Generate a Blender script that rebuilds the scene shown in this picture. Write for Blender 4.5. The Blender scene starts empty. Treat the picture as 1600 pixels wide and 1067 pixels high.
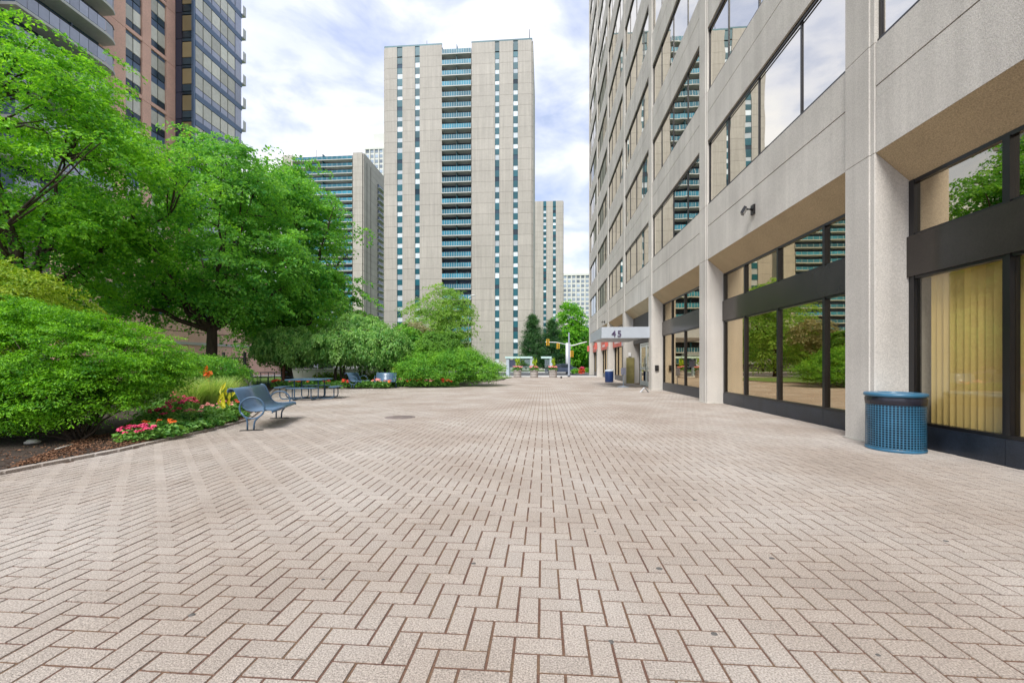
import bpy, math, random
import numpy as np
from mathutils import Matrix, Vector
sc = bpy.context.scene
random.seed(7)
rs = np.random.RandomState(11)
R = math.radians
# ------------------------------------------------------------------ camera
H = 1.35; S = H / 1.25; F = 655.0; HOR = 568.0
TH = math.atan(49 / F); CT, ST = math.cos(TH), math.sin(TH)
cam = bpy.data.cameras.new('camera'); co = bpy.data.objects.new('camera', cam)
sc.collection.objects.link(co); sc.camera = co
co.location = (0, 0, H); co.rotation_euler = (R(90), 0, TH)
cam.sensor_width = 36; cam.lens = 36 * F / 1600; cam.shift_y = (HOR - 533.5) / 1600
cam.clip_start = 0.05; cam.clip_end = 3000
# ------------------------------------------------------------------ world and sun
SUN_EL, SUN_AZ = 54.0, 200.0      # azimuth clockwise from +Y
w = bpy.data.worlds.new('World'); sc.world = w; w.use_nodes = True
nt = w.node_tree; nt.nodes.clear()
def wn(t, **k):
    n = nt.nodes.new(t)
    for a, b in k.items(): setattr(n, a, b)
    return n
sky = wn('ShaderNodeTexSky', sky_type='NISHITA', sun_disc=False)
sky.sun_elevation = R(SUN_EL); sky.sun_rotation = R(SUN_AZ); sky.air_density = 1.0; sky.dust_density = 2.0
tc = wn('ShaderNodeTexCoord'); mp = wn('ShaderNodeMapping'); mp.inputs['Scale'].default_value = (1, 1, 2.2)
mp.inputs['Location'].default_value = (0.35, 0.2, 0.1)
n1 = wn('ShaderNodeTexNoise'); n1.inputs['Scale'].default_value = 4.4; n1.inputs['Detail'].default_value = 9; n1.inputs['Roughness'].default_value = 0.55; n1.inputs['Distortion'].default_value = 0.3
n2 = wn('ShaderNodeTexNoise'); n2.inputs['Scale'].default_value = 1.7; n2.inputs['Detail'].default_value = 6
L = nt.links.new
L(tc.outputs['Generated'], mp.inputs[0]); L(mp.outputs[0], n1.inputs['Vector']); L(mp.outputs[0], n2.inputs['Vector'])
cov = wn('ShaderNodeMapRange'); cov.inputs[1].default_value = 0.36; cov.inputs[2].default_value = 0.56; cov.inputs[3].default_value = 0.55
L(n1.outputs[0], cov.inputs[0])
cr = wn('ShaderNodeValToRGB'); cr.color_ramp.elements[0].position = 0.41; cr.color_ramp.elements[0].color = (3.25, 3.65, 5.0, 1)
cr.color_ramp.elements[1].position = 0.60; cr.color_ramp.elements[1].color = (5.3, 5.4, 5.7, 1)
ad = wn('ShaderNodeMix', data_type='FLOAT'); ad.inputs[0].default_value = 0.5; L(n1.outputs[0], ad.inputs[2]); L(n2.outputs[0], ad.inputs[3])
L(ad.outputs[0], cr.inputs[0])
mx = wn('ShaderNodeMix', data_type='RGBA'); L(cov.outputs[0], mx.inputs[0]); L(sky.outputs[0], mx.inputs[6]); L(cr.outputs[0], mx.inputs[7])
bg = wn('ShaderNodeBackground'); bg.inputs[1].default_value = 0.115
L(mx.outputs[2], bg.inputs[0]); wo = wn('ShaderNodeOutputWorld'); L(bg.outputs[0], wo.inputs[0])
sun = bpy.data.lights.new('sun', 'SUN'); so = bpy.data.objects.new('sun', sun); sc.collection.objects.link(so)
sun.energy = 2.3; sun.angle = R(26); sun.color = (1, 0.97, 0.92)
sd = Vector((math.sin(R(SUN_AZ)) * math.cos(R(SUN_EL)), math.cos(R(SUN_AZ)) * math.cos(R(SUN_EL)), math.sin(R(SUN_EL))))
so.rotation_euler = sd.to_track_quat('Z', 'Y').to_euler(); so.location = (0, -20, 60)
sc.view_settings.view_transform = 'Standard'; sc.view_settings.look = 'None'
sc.view_settings.exposure = 0.98; sc.view_settings.gamma = 1.0; sc.view_settings.use_curve_mapping = False
sc.render.engine = 'CYCLES'
# ------------------------------------------------------------------ pixel helpers
def ray(x, y):
    a = x - 800; b = HOR - y
    return Vector((-ST * F + CT * a, CT * F + ST * a, b))
def gp(x, y, z=0.0):
    d = ray(x, y); t = (z - H) / d.z; return Vector((d.x * t, d.y * t, z))
def onY(x, y, Y):
    d = ray(x, y); t = Y / d.y; return Vector((d.x * t, Y, H + d.z * t))
def onX(x, y, X):
    d = ray(x, y); t = X / d.x; return Vector((X, d.y * t, H + d.z * t))
def at(x, y, D):
    d = ray(x, y); t = D / F; return Vector((d.x * t, d.y * t, H + d.z * t))
def proj(p):
    dep = -ST * p[0] + CT * p[1]
    if dep < 0.1: return None
    return 800 + F * (CT * p[0] + ST * p[1]) / dep, HOR - F * (p[2] - H) / dep, dep
# ------------------------------------------------------------------ materials
MATS = {}
def mat(name, col, rough=0.8, var=0.0, vscale=3.0, fine=0.0, fscale=60.0, bump=0.0, bscale=80.0, metal=0.0,
        col2=None, streak=0.0, island=0.0, spec=0.5, stretch=(1, 1, 1), coat=0.0):
    m = bpy.data.materials.new(name); m.use_nodes = True; t = m.node_tree; N = t.nodes; K = t.links.new
    b = N['Principled BSDF']; b.inputs['Roughness'].default_value = rough; b.inputs['Metallic'].default_value = metal
    b.inputs['Specular IOR Level'].default_value = spec; b.inputs['Coat Weight'].default_value = coat
    g = N.new('ShaderNodeNewGeometry'); base = N.new('ShaderNodeRGB'); base.outputs[0].default_value = (*col, 1)
    out = base.outputs[0]
    def noise(scale, det=4, st=None):
        n = N.new('ShaderNodeTexNoise'); n.inputs['Scale'].default_value = scale; n.inputs['Detail'].default_value = det
        if st:
            mm = N.new('ShaderNodeMapping'); mm.inputs['Scale'].default_value = st; K(g.outputs['Position'], mm.inputs[0]); K(mm.outputs[0], n.inputs['Vector'])
        else: K(g.outputs['Position'], n.inputs['Vector'])
        return n
    if col2:
        n = noise(vscale, 5, stretch); r = N.new('ShaderNodeMapRange'); r.inputs[1].default_value = 0.38; r.inputs[2].default_value = 0.62
        K(n.outputs[0], r.inputs[0]); x = N.new('ShaderNodeMix'); x.data_type = 'RGBA'; K(r.outputs[0], x.inputs[0]); K(out, x.inputs[6]); x.inputs[7].default_value = (*col2, 1); out = x.outputs[2]
    def mult(out, fac_socket, lo, hi, a=0.3, c=0.7):
        r = N.new('ShaderNodeMapRange'); r.inputs[1].default_value = a; r.inputs[2].default_value = c; r.inputs[3].default_value = lo; r.inputs[4].default_value = hi
        K(fac_socket, r.inputs[0]); v = N.new('ShaderNodeVectorMath'); v.operation = 'SCALE'; K(out, v.inputs[0]); K(r.outputs[0], v.inputs['Scale']); return v.outputs[0]
    if var: out = mult(out, noise(vscale, 6, stretch).outputs[0], 1 - var, 1 + var)
    if fine: out = mult(out, noise(fscale, 2).outputs[0], 1 - fine, 1 + fine)
    if streak: out = mult(out, noise(1.0, 6, (3.2, 3.2, 0.10)).outputs[0], 1 - streak, 1 + streak * 0.6)
    if island:
        oi = N.new('ShaderNodeObjectInfo'); s = N.new('ShaderNodeMath'); s.operation = 'ADD'; K(g.outputs['Random Per Island'], s.inputs[0]); K(oi.outputs['Random'], s.inputs[1])
        fr = N.new('ShaderNodeMath'); fr.operation = 'FRACT'; K(s.outputs[0], fr.inputs[0]); out = mult(out, fr.outputs[0], 1 - island, 1 + island, 0, 1)
    K(out, b.inputs['Base Color'])
    if bump:
        n = noise(bscale, 3); bp = N.new('ShaderNodeBump'); bp.inputs['Strength'].default_value = bump; bp.inputs['Distance'].default_value = 0.01; K(n.outputs[0], bp.inputs['Height']); K(bp.outputs[0], b.inputs['Normal'])
    MATS[name] = m; return m
def leafmat(name, c1, c2, trans=0.45, scale=0.9, rough=0.5):
    m = bpy.data.materials.new(name); m.use_nodes = True; t = m.node_tree; N = t.nodes; K = t.links.new
    b = N['Principled BSDF']; b.inputs['Roughness'].default_value = rough; b.inputs['Specular IOR Level'].default_value = 0.35
    g = N.new('ShaderNodeNewGeometry'); n = N.new('ShaderNodeTexNoise'); n.inputs['Scale'].default_value = scale; n.inputs['Detail'].default_value = 3; K(g.outputs['Position'], n.inputs['Vector'])
    s = N.new('ShaderNodeMath'); s.operation = 'MULTIPLY_ADD'; K(g.outputs['Random Per Island'], s.inputs[0]); s.inputs[1].default_value = 0.9; 
    r = N.new('ShaderNodeMapRange'); r.inputs[1].default_value = 0.3; r.inputs[2].default_value = 0.7; r.inputs[3].default_value = -0.4; r.inputs[4].default_value = 0.5; K(n.outputs[0], r.inputs[0]); K(r.outputs[0], s.inputs[2])
    x = N.new('ShaderNodeMix'); x.data_type = 'RGBA'; K(s.outputs[0], x.inputs[0]); x.inputs[6].default_value = (*c1, 1); x.inputs[7].default_value = (*c2, 1)
    K(x.outputs[2], b.inputs['Base Color'])
    tr = N.new('ShaderNodeBsdfTranslucent'); tv = N.new('ShaderNodeVectorMath'); tv.operation = 'MULTIPLY'; tv.inputs[1].default_value = (1.25, 1.15, 0.6); K(x.outputs[2], tv.inputs[0]); K(tv.outputs[0], tr.inputs[0])
    ms = N.new('ShaderNodeMixShader'); ms.inputs[0].default_value = trans; K(b.outputs[0], ms.inputs[1]); K(tr.outputs[0], ms.inputs[2]); K(ms.outputs[0], N['Material Output'].inputs[0])
    MATS[name] = m; return m
def glassmat(name, refl, fac, under=None, wav=0.0, trans=(0.9, 0.9, 0.9)):
    m = bpy.data.materials.new(name); m.use_nodes = True; t = m.node_tree; N = t.nodes; K = t.links.new
    N.remove(N['Principled BSDF']); gl = N.new('ShaderNodeBsdfGlossy'); gl.inputs['Color'].default_value = (*refl, 1); gl.inputs['Roughness'].default_value = 0.01
    if under: u = N.new('ShaderNodeBsdfDiffuse'); u.inputs[0].default_value = (*under, 1)
    else: u = N.new('ShaderNodeBsdfTransparent'); u.inputs[0].default_value = (*trans, 1)
    lw = N.new('ShaderNodeLayerWeight'); lw.inputs[0].default_value = 0.35
    r = N.new('ShaderNodeMapRange'); r.inputs[3].default_value = fac; r.inputs[4].default_value = min(1, fac + 0.25); K(lw.outputs['Facing'], r.inputs[0])
    ms = N.new('ShaderNodeMixShader'); K(r.outputs[0], ms.inputs[0]); K(u.outputs[0], ms.inputs[1]); K(gl.outputs[0], ms.inputs[2]); K(ms.outputs[0], N['Material Output'].inputs[0])
    if wav:
        g = N.new('ShaderNodeNewGeometry'); n = N.new('ShaderNodeTexNoise'); n.inputs['Scale'].default_value = 0.8; n.inputs['Detail'].default_value = 1; K(g.outputs['Position'], n.inputs['Vector'])
        bp = N.new('ShaderNodeBump'); bp.inputs['Strength'].default_value = wav; bp.inputs['Distance'].default_value = 0.02; K(n.outputs[0], bp.inputs['Height']); K(bp.outputs[0], gl.inputs['Normal'])
    MATS[name] = m; return m
M = MATS
mat('paver', (0.375, 0.317, 0.27), 0.9, var=0.16, vscale=0.6, fine=0.42, fscale=120, bump=0.8, bscale=170, island=0.05, col2=(0.375, 0.335, 0.30))
mat('joint_sand', (0.155, 0.08, 0.058), 1.0, var=0.4, vscale=5, fine=0.4, fscale=150, col2=(0.12, 0.075, 0.045), bump=0.6, bscale=200)
mat('precast', (0.56, 0.53, 0.485), 0.85, var=0.10, vscale=0.7, fine=0.16, fscale=60, bump=0.4, bscale=70, streak=0.13)
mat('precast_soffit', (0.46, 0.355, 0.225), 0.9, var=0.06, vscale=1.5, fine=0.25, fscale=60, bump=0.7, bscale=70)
mat('tower_concrete', (0.44, 0.41, 0.365), 0.9, var=0.06, vscale=0.12, fine=0.04, fscale=3, streak=0.13, island=0.04)
mat('light_concrete', (0.55, 0.54, 0.51), 0.9, var=0.08, vscale=0.5, fine=0.08, fscale=40)
mat('joint_dark', (0.10, 0.095, 0.09), 0.95)
mat('black_metal', (0.011, 0.010, 0.011), 0.32, var=0.25, vscale=2, coat=0.1)
mat('band_metal', (0.05, 0.043, 0.038), 0.2, var=0.2, vscale=1.2, fine=0.1, fscale=50, metal=0.35)
mat('base_stone', (0.018, 0.024, 0.036), 0.35, var=0.3, vscale=3, fine=0.3, fscale=60)
mat('teal_panel', (0.012, 0.10, 0.13), 0.35, var=0.2, vscale=0.3, island=0.25)
mat('white_window', (0.62, 0.68, 0.72), 0.2, var=0.1, vscale=0.4, island=0.3)
mat('dark_window', (0.035, 0.06, 0.085), 0.12, island=0.5)
mat('balcony_dark', (0.03, 0.055, 0.11), 0.4, island=0.6)
mat('balcony_rail', (0.035, 0.19, 0.27), 0.25, island=0.45, var=0.3, vscale=0.35)
mat('slab_white', (0.55, 0.56, 0.54), 0.8, var=0.06)
mat('red_brick', (0.80, 0.50, 0.40), 0.9, var=0.10, vscale=0.4, fine=0.10, fscale=12)
mat('frost_glass', (0.40, 0.42, 0.53), 0.15, var=0.05, island=0.12)
mat('curtain_blue', (0.10, 0.155, 0.25), 0.3, var=0.1, vscale=0.3)
mat('curtain_white', (0.66, 0.64, 0.55), 0.25, island=0.22, var=0.08)
mat('curtain_tan', (0.36, 0.28, 0.15), 0.3, island=0.35)
mat('bay_dark', (0.05, 0.06, 0.10), 0.25, island=0.3)
mat('blue_coat', (0.07, 0.13, 0.21), 0.38, var=0.12, vscale=6, coat=0.25)
mat('blue_tube', (0.06, 0.12, 0.20), 0.4, var=0.1, vscale=6)
mat('bin_teal', (0.03, 0.13, 0.225), 0.4, var=0.25, vscale=3.5, coat=0.2)
mat('bag_black', (0.02, 0.02, 0.03), 0.22, bump=1.0, bscale=14)
mat('bark', (0.055, 0.038, 0.028), 0.95, var=0.35, vscale=7, bump=0.9, bscale=22, stretch=(1, 1, 0.25))
mat('bark_red', (0.17, 0.07, 0.045), 0.9, var=0.3, vscale=9)
mat('mulch', (0.04, 0.026, 0.018), 1.0, var=0.4, vscale=6, fine=0.5, fscale=45, bump=1, bscale=50)
mat('chip', (0.17, 0.085, 0.045), 0.95, island=0.75)
mat('grass_ground', (0.10, 0.18, 0.035), 1.0, var=0.25, vscale=1.2, fine=0.3, fscale=25)
mat('sidewalk', (0.52, 0.51, 0.49), 0.9, var=0.06, vscale=0.4)
mat('asphalt', (0.07, 0.07, 0.075), 0.9, var=0.12, vscale=0.6, fine=0.2, fscale=30)
mat('road_paint', (0.75, 0.75, 0.73), 0.8)
mat('canopy_metal', (0.42, 0.46, 0.51), 0.45, var=0.03)
mat('digit_dark', (0.075, 0.05, 0.11), 0.5)
mat('sign_red', (0.58, 0.13, 0.10), 0.5)
mat('sign_white', (0.8, 0.8, 0.8), 0.5)
mat('door_white', (0.66, 0.70, 0.68), 0.4)
mat('blind', (0.86, 0.66, 0.26), 0.7, island=0.20)
mat('interior', (0.20, 0.15, 0.10), 0.9)
mat('stone_yellow', (0.30, 0.26, 0.10), 0.8, var=0.25, vscale=2)
mat('bin_blue', (0.012, 0.035, 0.13), 0.35, var=0.2, vscale=3)
mat('wood_grey', (0.28, 0.25, 0.23), 0.9, var=0.2, vscale=4, stretch=(1, 1, 0.2), island=0.12)
mat('iron', (0.02, 0.02, 0.022), 0.5)
mat('manhole', (0.23, 0.19, 0.175), 0.7, var=0.2, vscale=8, metal=0.3)
mat('planter', (0.36, 0.33, 0.31), 0.9, var=0.15, vscale=3, fine=0.2, fscale=20)
mat('shelter_metal', (0.42, 0.49, 0.57), 0.4)
mat('shelter_roof', (0.50, 0.68, 0.68), 0.35)
mat('signal_yellow', (0.85, 0.48, 0.02), 0.45)
mat('signal_lens', (0.05, 0.02, 0.01), 0.3)
mat('pole_white', (0.70, 0.72, 0.74), 0.5, var=0.06)
mat('pole_grey', (0.22, 0.25, 0.31), 0.5)
mat('car_silver', (0.60, 0.63, 0.66), 0.25, metal=0.3, coat=0.6)
mat('car_blue', (0.05, 0.07, 0.12), 0.25, metal=0.2, coat=0.6)
mat('car_glass', (0.02, 0.03, 0.04), 0.05)
mat('tyre', (0.02, 0.02, 0.02), 0.8)
mat('rim', (0.5, 0.5, 0.52), 0.3, metal=0.8)
mat('pale_facade', (0.62, 0.62, 0.58), 0.85, var=0.06, vscale=0.1)
mat('pale_window', (0.26, 0.31, 0.38), 0.2, island=0.5)
mat('petal_pink', (0.62, 0.045, 0.14), 0.6, island=0.3)
mat('petal_red', (0.68, 0.07, 0.03), 0.6, island=0.3)
mat('petal_orange', (0.85, 0.17, 0.02), 0.6, island=0.2)
mat('petal_salmon', (0.75, 0.30, 0.27), 0.6, island=0.3)
mat('stone_pale', (0.5, 0.48, 0.43), 0.9, var=0.2, vscale=6)
leafmat('leaf_maple', (0.06, 0.26, 0.03), (0.29, 0.64, 0.045), 0.55, 0.55)
leafmat('leaf_maple_b', (0.07, 0.29, 0.06), (0.28, 0.62, 0.09), 0.55, 0.55)
leafmat('leaf_dark', (0.08, 0.24, 0.04), (0.22, 0.44, 0.06), 0.5, 0.6)
leafmat('leaf_hedge', (0.055, 0.23, 0.015), (0.28, 0.62, 0.025), 0.42, 2.2)
leafmat('leaf_weep', (0.10, 0.32, 0.07), (0.45, 0.72, 0.24), 0.5, 1.8, 0.35)
leafmat('leaf_locust', (0.16, 0.36, 0.06), (0.40, 0.62, 0.14), 0.5, 0.5)
leafmat('leaf_faded', (0.22, 0.26, 0.12), (0.42, 0.40, 0.24), 0.4, 0.6)
leafmat('leaf_juniper', (0.06, 0.25, 0.03), (0.28, 0.58, 0.06), 0.4, 1.5)
leafmat('leaf_conifer', (0.03, 0.11, 0.045), (0.10, 0.24, 0.07), 0.25, 0.5)
leafmat('leaf_lime', (0.16, 0.32, 0.02), (0.42, 0.55, 0.05), 0.4, 1.5)
leafmat('leaf_grass', (0.20, 0.40, 0.07), (0.55, 0.66, 0.26), 0.5, 3.0)
leafmat('leaf_yellow', (0.50, 0.50, 0.03), (0.65, 0.62, 0.05), 0.4, 3.0)
leafmat('leaf_bed', (0.05, 0.19, 0.03), (0.25, 0.48, 0.10), 0.35, 3.0)
glassmat('mirror_glass', (0.86, 0.82, 0.74), 0.82, under=(0.05, 0.045, 0.035), wav=0.10)
glassmat('shop_glass', (0.97, 0.83, 0.60), 0.52, trans=(0.62, 0.52, 0.38), wav=0.05)
glassmat('clear_shop_glass', (0.9, 0.85, 0.75), 0.06, trans=(0.93, 0.92, 0.88), wav=0.05)
glassmat('shelter_glass', (0.9, 0.95, 1.0), 0.12, trans=(0.85, 0.92, 0.93))
# ------------------------------------------------------------------ object helpers
C = sc.collection.objects; WM = {}
def tag(o, label=None, cat=None, group=None, kind=None):
    if label: o['label'] = label
    if cat: o['category'] = cat
    if group: o['group'] = group
    if kind: o['kind'] = kind
    return o
def thing(name, label, cat, loc=(0, 0, 0), rotz=0, group=None):
    o = bpy.data.objects.new(name, None); C.link(o); o.location = loc; o.rotation_euler = (0, 0, rotz); o.empty_display_size = 0.2
    WM[o] = Matrix.Translation(loc) @ Matrix.Rotation(rotz, 4, 'Z'); return tag(o, label, cat, group)
def link(name, me, parent=None, world=None, local=None):
    o = bpy.data.objects.new(name, me); C.link(o)
    if parent is None:
        m = world or Matrix.Identity(4); o.matrix_basis = m; WM[o] = m
    else:
        o.parent = parent
        if local is not None: o.matrix_basis = local; WM[o] = WM[parent] @ local
        else:
            m = world or Matrix.Identity(4); o.matrix_basis = WM[parent].inverted() @ m; WM[o] = m
    return o
class MB:
    def __init__(s): s.v = []; s.f = []; s.sm = []
    def quad(s, pts, sm=False):
        n = len(s.v); s.v += [tuple(p) for p in pts]; s.f.append(tuple(range(n, n + len(pts)))); s.sm.append(sm); return s
    def box(s, x0, x1, y0, y1, z0, z1):
        n = len(s.v); s.v += [(x, y, z) for z in (z0, z1) for y in (y0, y1) for x in (x0, x1)]
        for f in ((0, 2, 3, 1), (4, 5, 7, 6), (0, 1, 5, 4), (2, 6, 7, 3), (0, 4, 6, 2), (1, 3, 7, 5)): s.f.append(tuple(n + i for i in f)); s.sm.append(False)
        return s
    def prism(s, poly, z0, z1):
        n = len(s.v); k = len(poly); s.v += [(p[0], p[1], z0) for p in poly] + [(p[0], p[1], z1) for p in poly]
        s.f.append(tuple(range(n + k - 1, n - 1, -1))); s.f.append(tuple(range(n + k, n + 2 * k))); s.sm += [False, False]
        for i in range(k): j = (i + 1) % k; s.f.append((n + i, n + j, n + k + j, n + k + i)); s.sm.append(False)
        return s
    def extr(s, poly, axis, a, b):   # polygon in the other two axes
        n = len(s.v); k = len(poly)
        for t in (a, b):
            for p in poly: s.v.append((t, p[0], p[1]) if axis == 'x' else (p[0], t, p[1]))
        s.f.append(tuple(range(n, n + k))); s.f.append(tuple(range(n + 2 * k - 1, n + k - 1, -1))); s.sm += [False, False]
        for i in range(k): j = (i + 1) % k; s.f.append((n + i, n + k + i, n + k + j, n + j)); s.sm.append(False)
        return s
    def tube(s, pts, rad, seg=8, cap=True, closed=False):
        pts = [Vector(p) for p in pts]; k = len(pts)
        if not hasattr(rad, '__len__'): rad = [rad] * k
        n = len(s.v); ref = None
        for i, p in enumerate(pts):
            if closed: t = (pts[(i + 1) % k] - pts[i - 1])
            else: t = pts[min(i + 1, k - 1)] - pts[max(i - 1, 0)]
            t.normalize()
            if ref is None: ref = t.orthogonal().normalized()
            ref = (ref - t * ref.dot(t)); ref = ref.normalized() if ref.length > 1e-5 else t.orthogonal().normalized(); q = t.cross(ref)
            for j in range(seg):
                a = 2 * math.pi * j / seg; c = p + (ref * math.cos(a) + q * math.sin(a)) * rad[i]; s.v.append(tuple(c))
        for i in range(k if closed else k - 1):
            for j in range(seg):
                a = n + i * seg + j; b = n + i * seg + (j + 1) % seg; i2 = (i + 1) % k; c = n + i2 * seg + (j + 1) % seg; d = n + i2 * seg + j
                s.f.append((a, b, c, d)); s.sm.append(True)
        if cap and not closed:
            s.f.append(tuple(n + j for j in range(seg - 1, -1, -1))); s.f.append(tuple(n + (k - 1) * seg + j for j in range(seg))); s.sm += [False, False]
        return s
    def lathe(s, prof, c=(0, 0, 0), seg=24, sx=1, sy=1):
        n = len(s.v); k = len(prof)
        for (r, z) in prof:
            for j in range(seg): a = 2 * math.pi * j / seg; s.v.append((c[0] + r * math.cos(a) * sx, c[1] + r * math.sin(a) * sy, c[2] + z))
        for i in range(k - 1):
            for j in range(seg): s.f.append((n + i * seg + j, n + i * seg + (j + 1) % seg, n + (i + 1) * seg + (j + 1) % seg, n + (i + 1) * seg + j)); s.sm.append(True)
        return s
    def mesh(s, name, m):
        me = bpy.data.meshes.new(name); me.from_pydata(s.v, [], s.f); me.polygons.foreach_set('use_smooth', s.sm); me.materials.append(M[m]); me.update(); return me
    def build(s, name, m, parent=None, world=None, local=None): return link(name, s.mesh(name, m), parent, world, local)
UB = {}
def pbox(name, m, parent, x0, x1, y0, y1, z0, z1):
    if m not in UB: UB[m] = MB().box(-.5, .5, -.5, .5, -.5, .5).mesh('unit_' + m, m)
    W = Matrix.Translation(((x0 + x1) / 2, (y0 + y1) / 2, (z0 + z1) / 2)) @ Matrix.Diagonal((abs(x1 - x0), abs(y1 - y0), abs(z1 - z0), 1))
    return link(name, UB[m], parent, W)
def copy_tree(o, loc=None, rotz=None, parent=None):
    c = o.copy(); C.link(c); c.parent = parent
    if loc is not None: c.location = loc
    if rotz is not None: c.rotation_euler = (0, 0, rotz)
    for ch in list(o.children): copy_tree(ch, parent=c)
    return c
def inview(p, pad=40):
    q = proj(p); return q is not None and -pad < q[0] < 1600 + pad and -pad < q[1] < 1067 + pad
def struct(o): o['kind'] = 'structure'; return o
def quads_obj(name, V, m, parent=None, world=None, k=4):
    V = np.asarray(V, dtype=np.float32).reshape(-1, 3); n = len(V) // k
    me = bpy.data.meshes.new(name); me.vertices.add(len(V)); me.vertices.foreach_set('co', V.ravel())
    me.loops.add(n * k); me.loops.foreach_set('vertex_index', np.arange(n * k, dtype=np.int32))
    me.polygons.add(n); me.polygons.foreach_set('loop_start', np.arange(0, n * k, k, dtype=np.int32)); me.polygons.foreach_set('loop_total', np.full(n, k, dtype=np.int32))
    me.polygons.foreach_set('use_smooth', np.zeros(n, bool)); me.materials.append(M[m]); me.update(calc_edges=True); return link(name, me, parent, world)
# ================================================================== GROUND
XF = 5.12 * S; XG = 5.65 * S
YE = 43.0                                   # far edge of the paved plaza
def sheet(name, poly, z, m, z0=None):
    b = MB()
    if z0 is None: b.quad([(p[0], p[1], z) for p in poly])
    else: b.prism([(p[0], p[1]) for p in poly], z0, z)
    return struct(b.build(name, m))
sheet('ground', [(-700, -200), (700, -200), (700, 1300), (-700, 1300)], -0.15, 'grass_ground')
edge_px = [(0, 741), (60, 729), (180, 706), (240, 692), (330, 672), (385, 657), (409, 638), (417, 620), (430, 607.5), (530, 607), (600, 606.4), (662, 604.5), (705, 602.5), (750, 598.5), (785, 594.5)]
edge = [gp(*p) for p in edge_px]
d0 = (edge[0] - edge[1]).normalized(); near = edge[0] + d0 * 14
bed_poly = [near] + edge + [gp(790, 592.5), gp(700, 590.8), Vector((-30, YE - 2, 0)), Vector((-30, near.y, 0))]
sheet('plaza_bed', [(-60, -30), (XG + 0.3, -30), (XG + 0.3, YE), (-60, YE)], -0.0045, 'joint_sand', -0.145)
sheet('sidewalk', [(-60, YE), (60, YE), (60, YE + 4.5), (-60, YE + 4.5)], -0.004, 'sidewalk', -0.144)
sheet('road', [(-200, YE + 4.5), (200, YE + 4.5), (200, 68), (-200, 68)], -0.13, 'asphalt')
for i in range(-12, 12): struct(pbox('lane_marking', 'road_paint', None, i * 6, i * 6 + 3, 57.9, 58.05, -0.128, -0.124))
sheet('far_sidewalk', [(-200, 68), (200, 68), (200, 71), (-200, 71)], 0.0, 'sidewalk', -0.14)
sheet('far_lawn', [(-300, 71), (300, 71), (300, 420), (-300, 420)], 0.002, 'grass_ground', -0.14)
soil = sheet('garden_soil', [(p.x, p.y) for p in bed_poly], 0.035, 'mulch', -0.10)
# lawn further back in the garden
sheet('lawn', [(-30, 13.5), (-12.3, 13.5), (-14, 18), (-17, 23.5), (-16, 27.5), (-4, 31.5), (-3, 40.5), (-30, 40.5)], 0.045, 'grass_ground', 0.0)
# herringbone pavers
W = 0.08675 * H; x0 = (841.6 - 849) / 453.1 * H * CT
Y0 = (F * H / 453.1 + x0 * ST) / CT - W
def inpoly(px, py, poly):
    ins = np.zeros(px.shape, bool); n = len(poly)
    for i in range(n):
        a = poly[i]; b = poly[(i + 1) % n]
        c = ((a[1] > py) != (b[1] > py)); xs = (b[0] - a[0]) * (py - a[1]) / (b[1] - a[1] + 1e-12) + a[0]; ins ^= c & (px < xs)
    return ins
I, J = np.meshgrid(np.arange(-170, 52), np.arange(-22, 375)); I = I.ravel(); J = J.ravel()
s4 = (I + J) % 4
hx = x0 + (I[s4 == 0] + 1) * W; hy = Y0 + (J[s4 == 0] + 0.5) * W
vx = x0 + (I[s4 == 2] + 0.5) * W; vy = Y0 + (J[s4 == 2] + 1) * W
bx = np.r_[hx, vx]; by = np.r_[hy, vy]; bo = np.r_[np.zeros(len(hx)), np.ones(len(vx))]
dep = -ST * bx + CT * by; lat = CT * bx + ST * by
keep = (bx < XG - 0.02) & (by < YE - 0.05) & ~inpoly(bx, by, [(p.x, p.y) for p in bed_poly]) & (np.abs(lat) < 1.3 * np.maximum(dep, 0) + 3.2)
for k in range(-2, 7):
    yn = (6.92 + 6.69 * k) * S; keep &= ~((bx > XF + 0.02) & (by > yn - 0.02) & (by < yn + 0.69))
bx, by, bo, dep, lat = bx[keep], by[keep], bo[keep], dep[keep], lat[keep]
py = HOR + F * H / np.maximum(dep, .01); pxx = 800 + F * lat / np.maximum(dep, .01)
vis = (dep > 1) & (py < 1062) & (pxx > -15) & (pxx < 1615)
order = np.argsort(np.where(vis, dep, 1e6)); top = order[:300]; rest = order[300:]
def brick_arr(cx, cy, o, z, tilt):
    hl, hw, g, bv = W, W / 2, 0.0026, 0.0048
    ax = np.where(o == 0, hl, hw) - g; ay = np.where(o == 0, hw, hl) - g
    V = np.zeros((len(cx), 8, 3))
    for q, (sx, sy) in enumerate(((-1, -1), (1, -1), (1, 1), (-1, 1))):
        V[:, q, 0] = cx + sx * ax; V[:, q, 1] = cy + sy * ay; V[:, q, 2] = -0.02
        V[:, q + 4, 0] = cx + sx * (ax - bv); V[:, q + 4, 1] = cy + sy * (ay - bv); V[:, q + 4, 2] = z + sx * tilt[:, 0] + sy * tilt[:, 1]
    return V
Bz = rs.normal(0, 0.0008, len(bx)); Bt = rs.normal(0, 0.0005, (len(bx), 2))
V = brick_arr(bx[rest], by[rest], bo[rest], Bz[rest], Bt[rest])
faces = np.array([[4, 5, 6, 7], [0, 1, 5, 4], [1, 2, 6, 5], [2, 3, 7, 6], [3, 0, 4, 7]])
nb = len(rest); idx = (np.arange(nb)[:, None, None] * 8 + faces[None]).reshape(-1)
me = bpy.data.meshes.new('paving_bricks'); me.vertices.add(nb * 8); me.vertices.foreach_set('co', V.astype(np.float32).ravel())
me.loops.add(len(idx)); me.loops.foreach_set('vertex_index', idx.astype(np.int32)); nf = nb * 5
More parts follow.
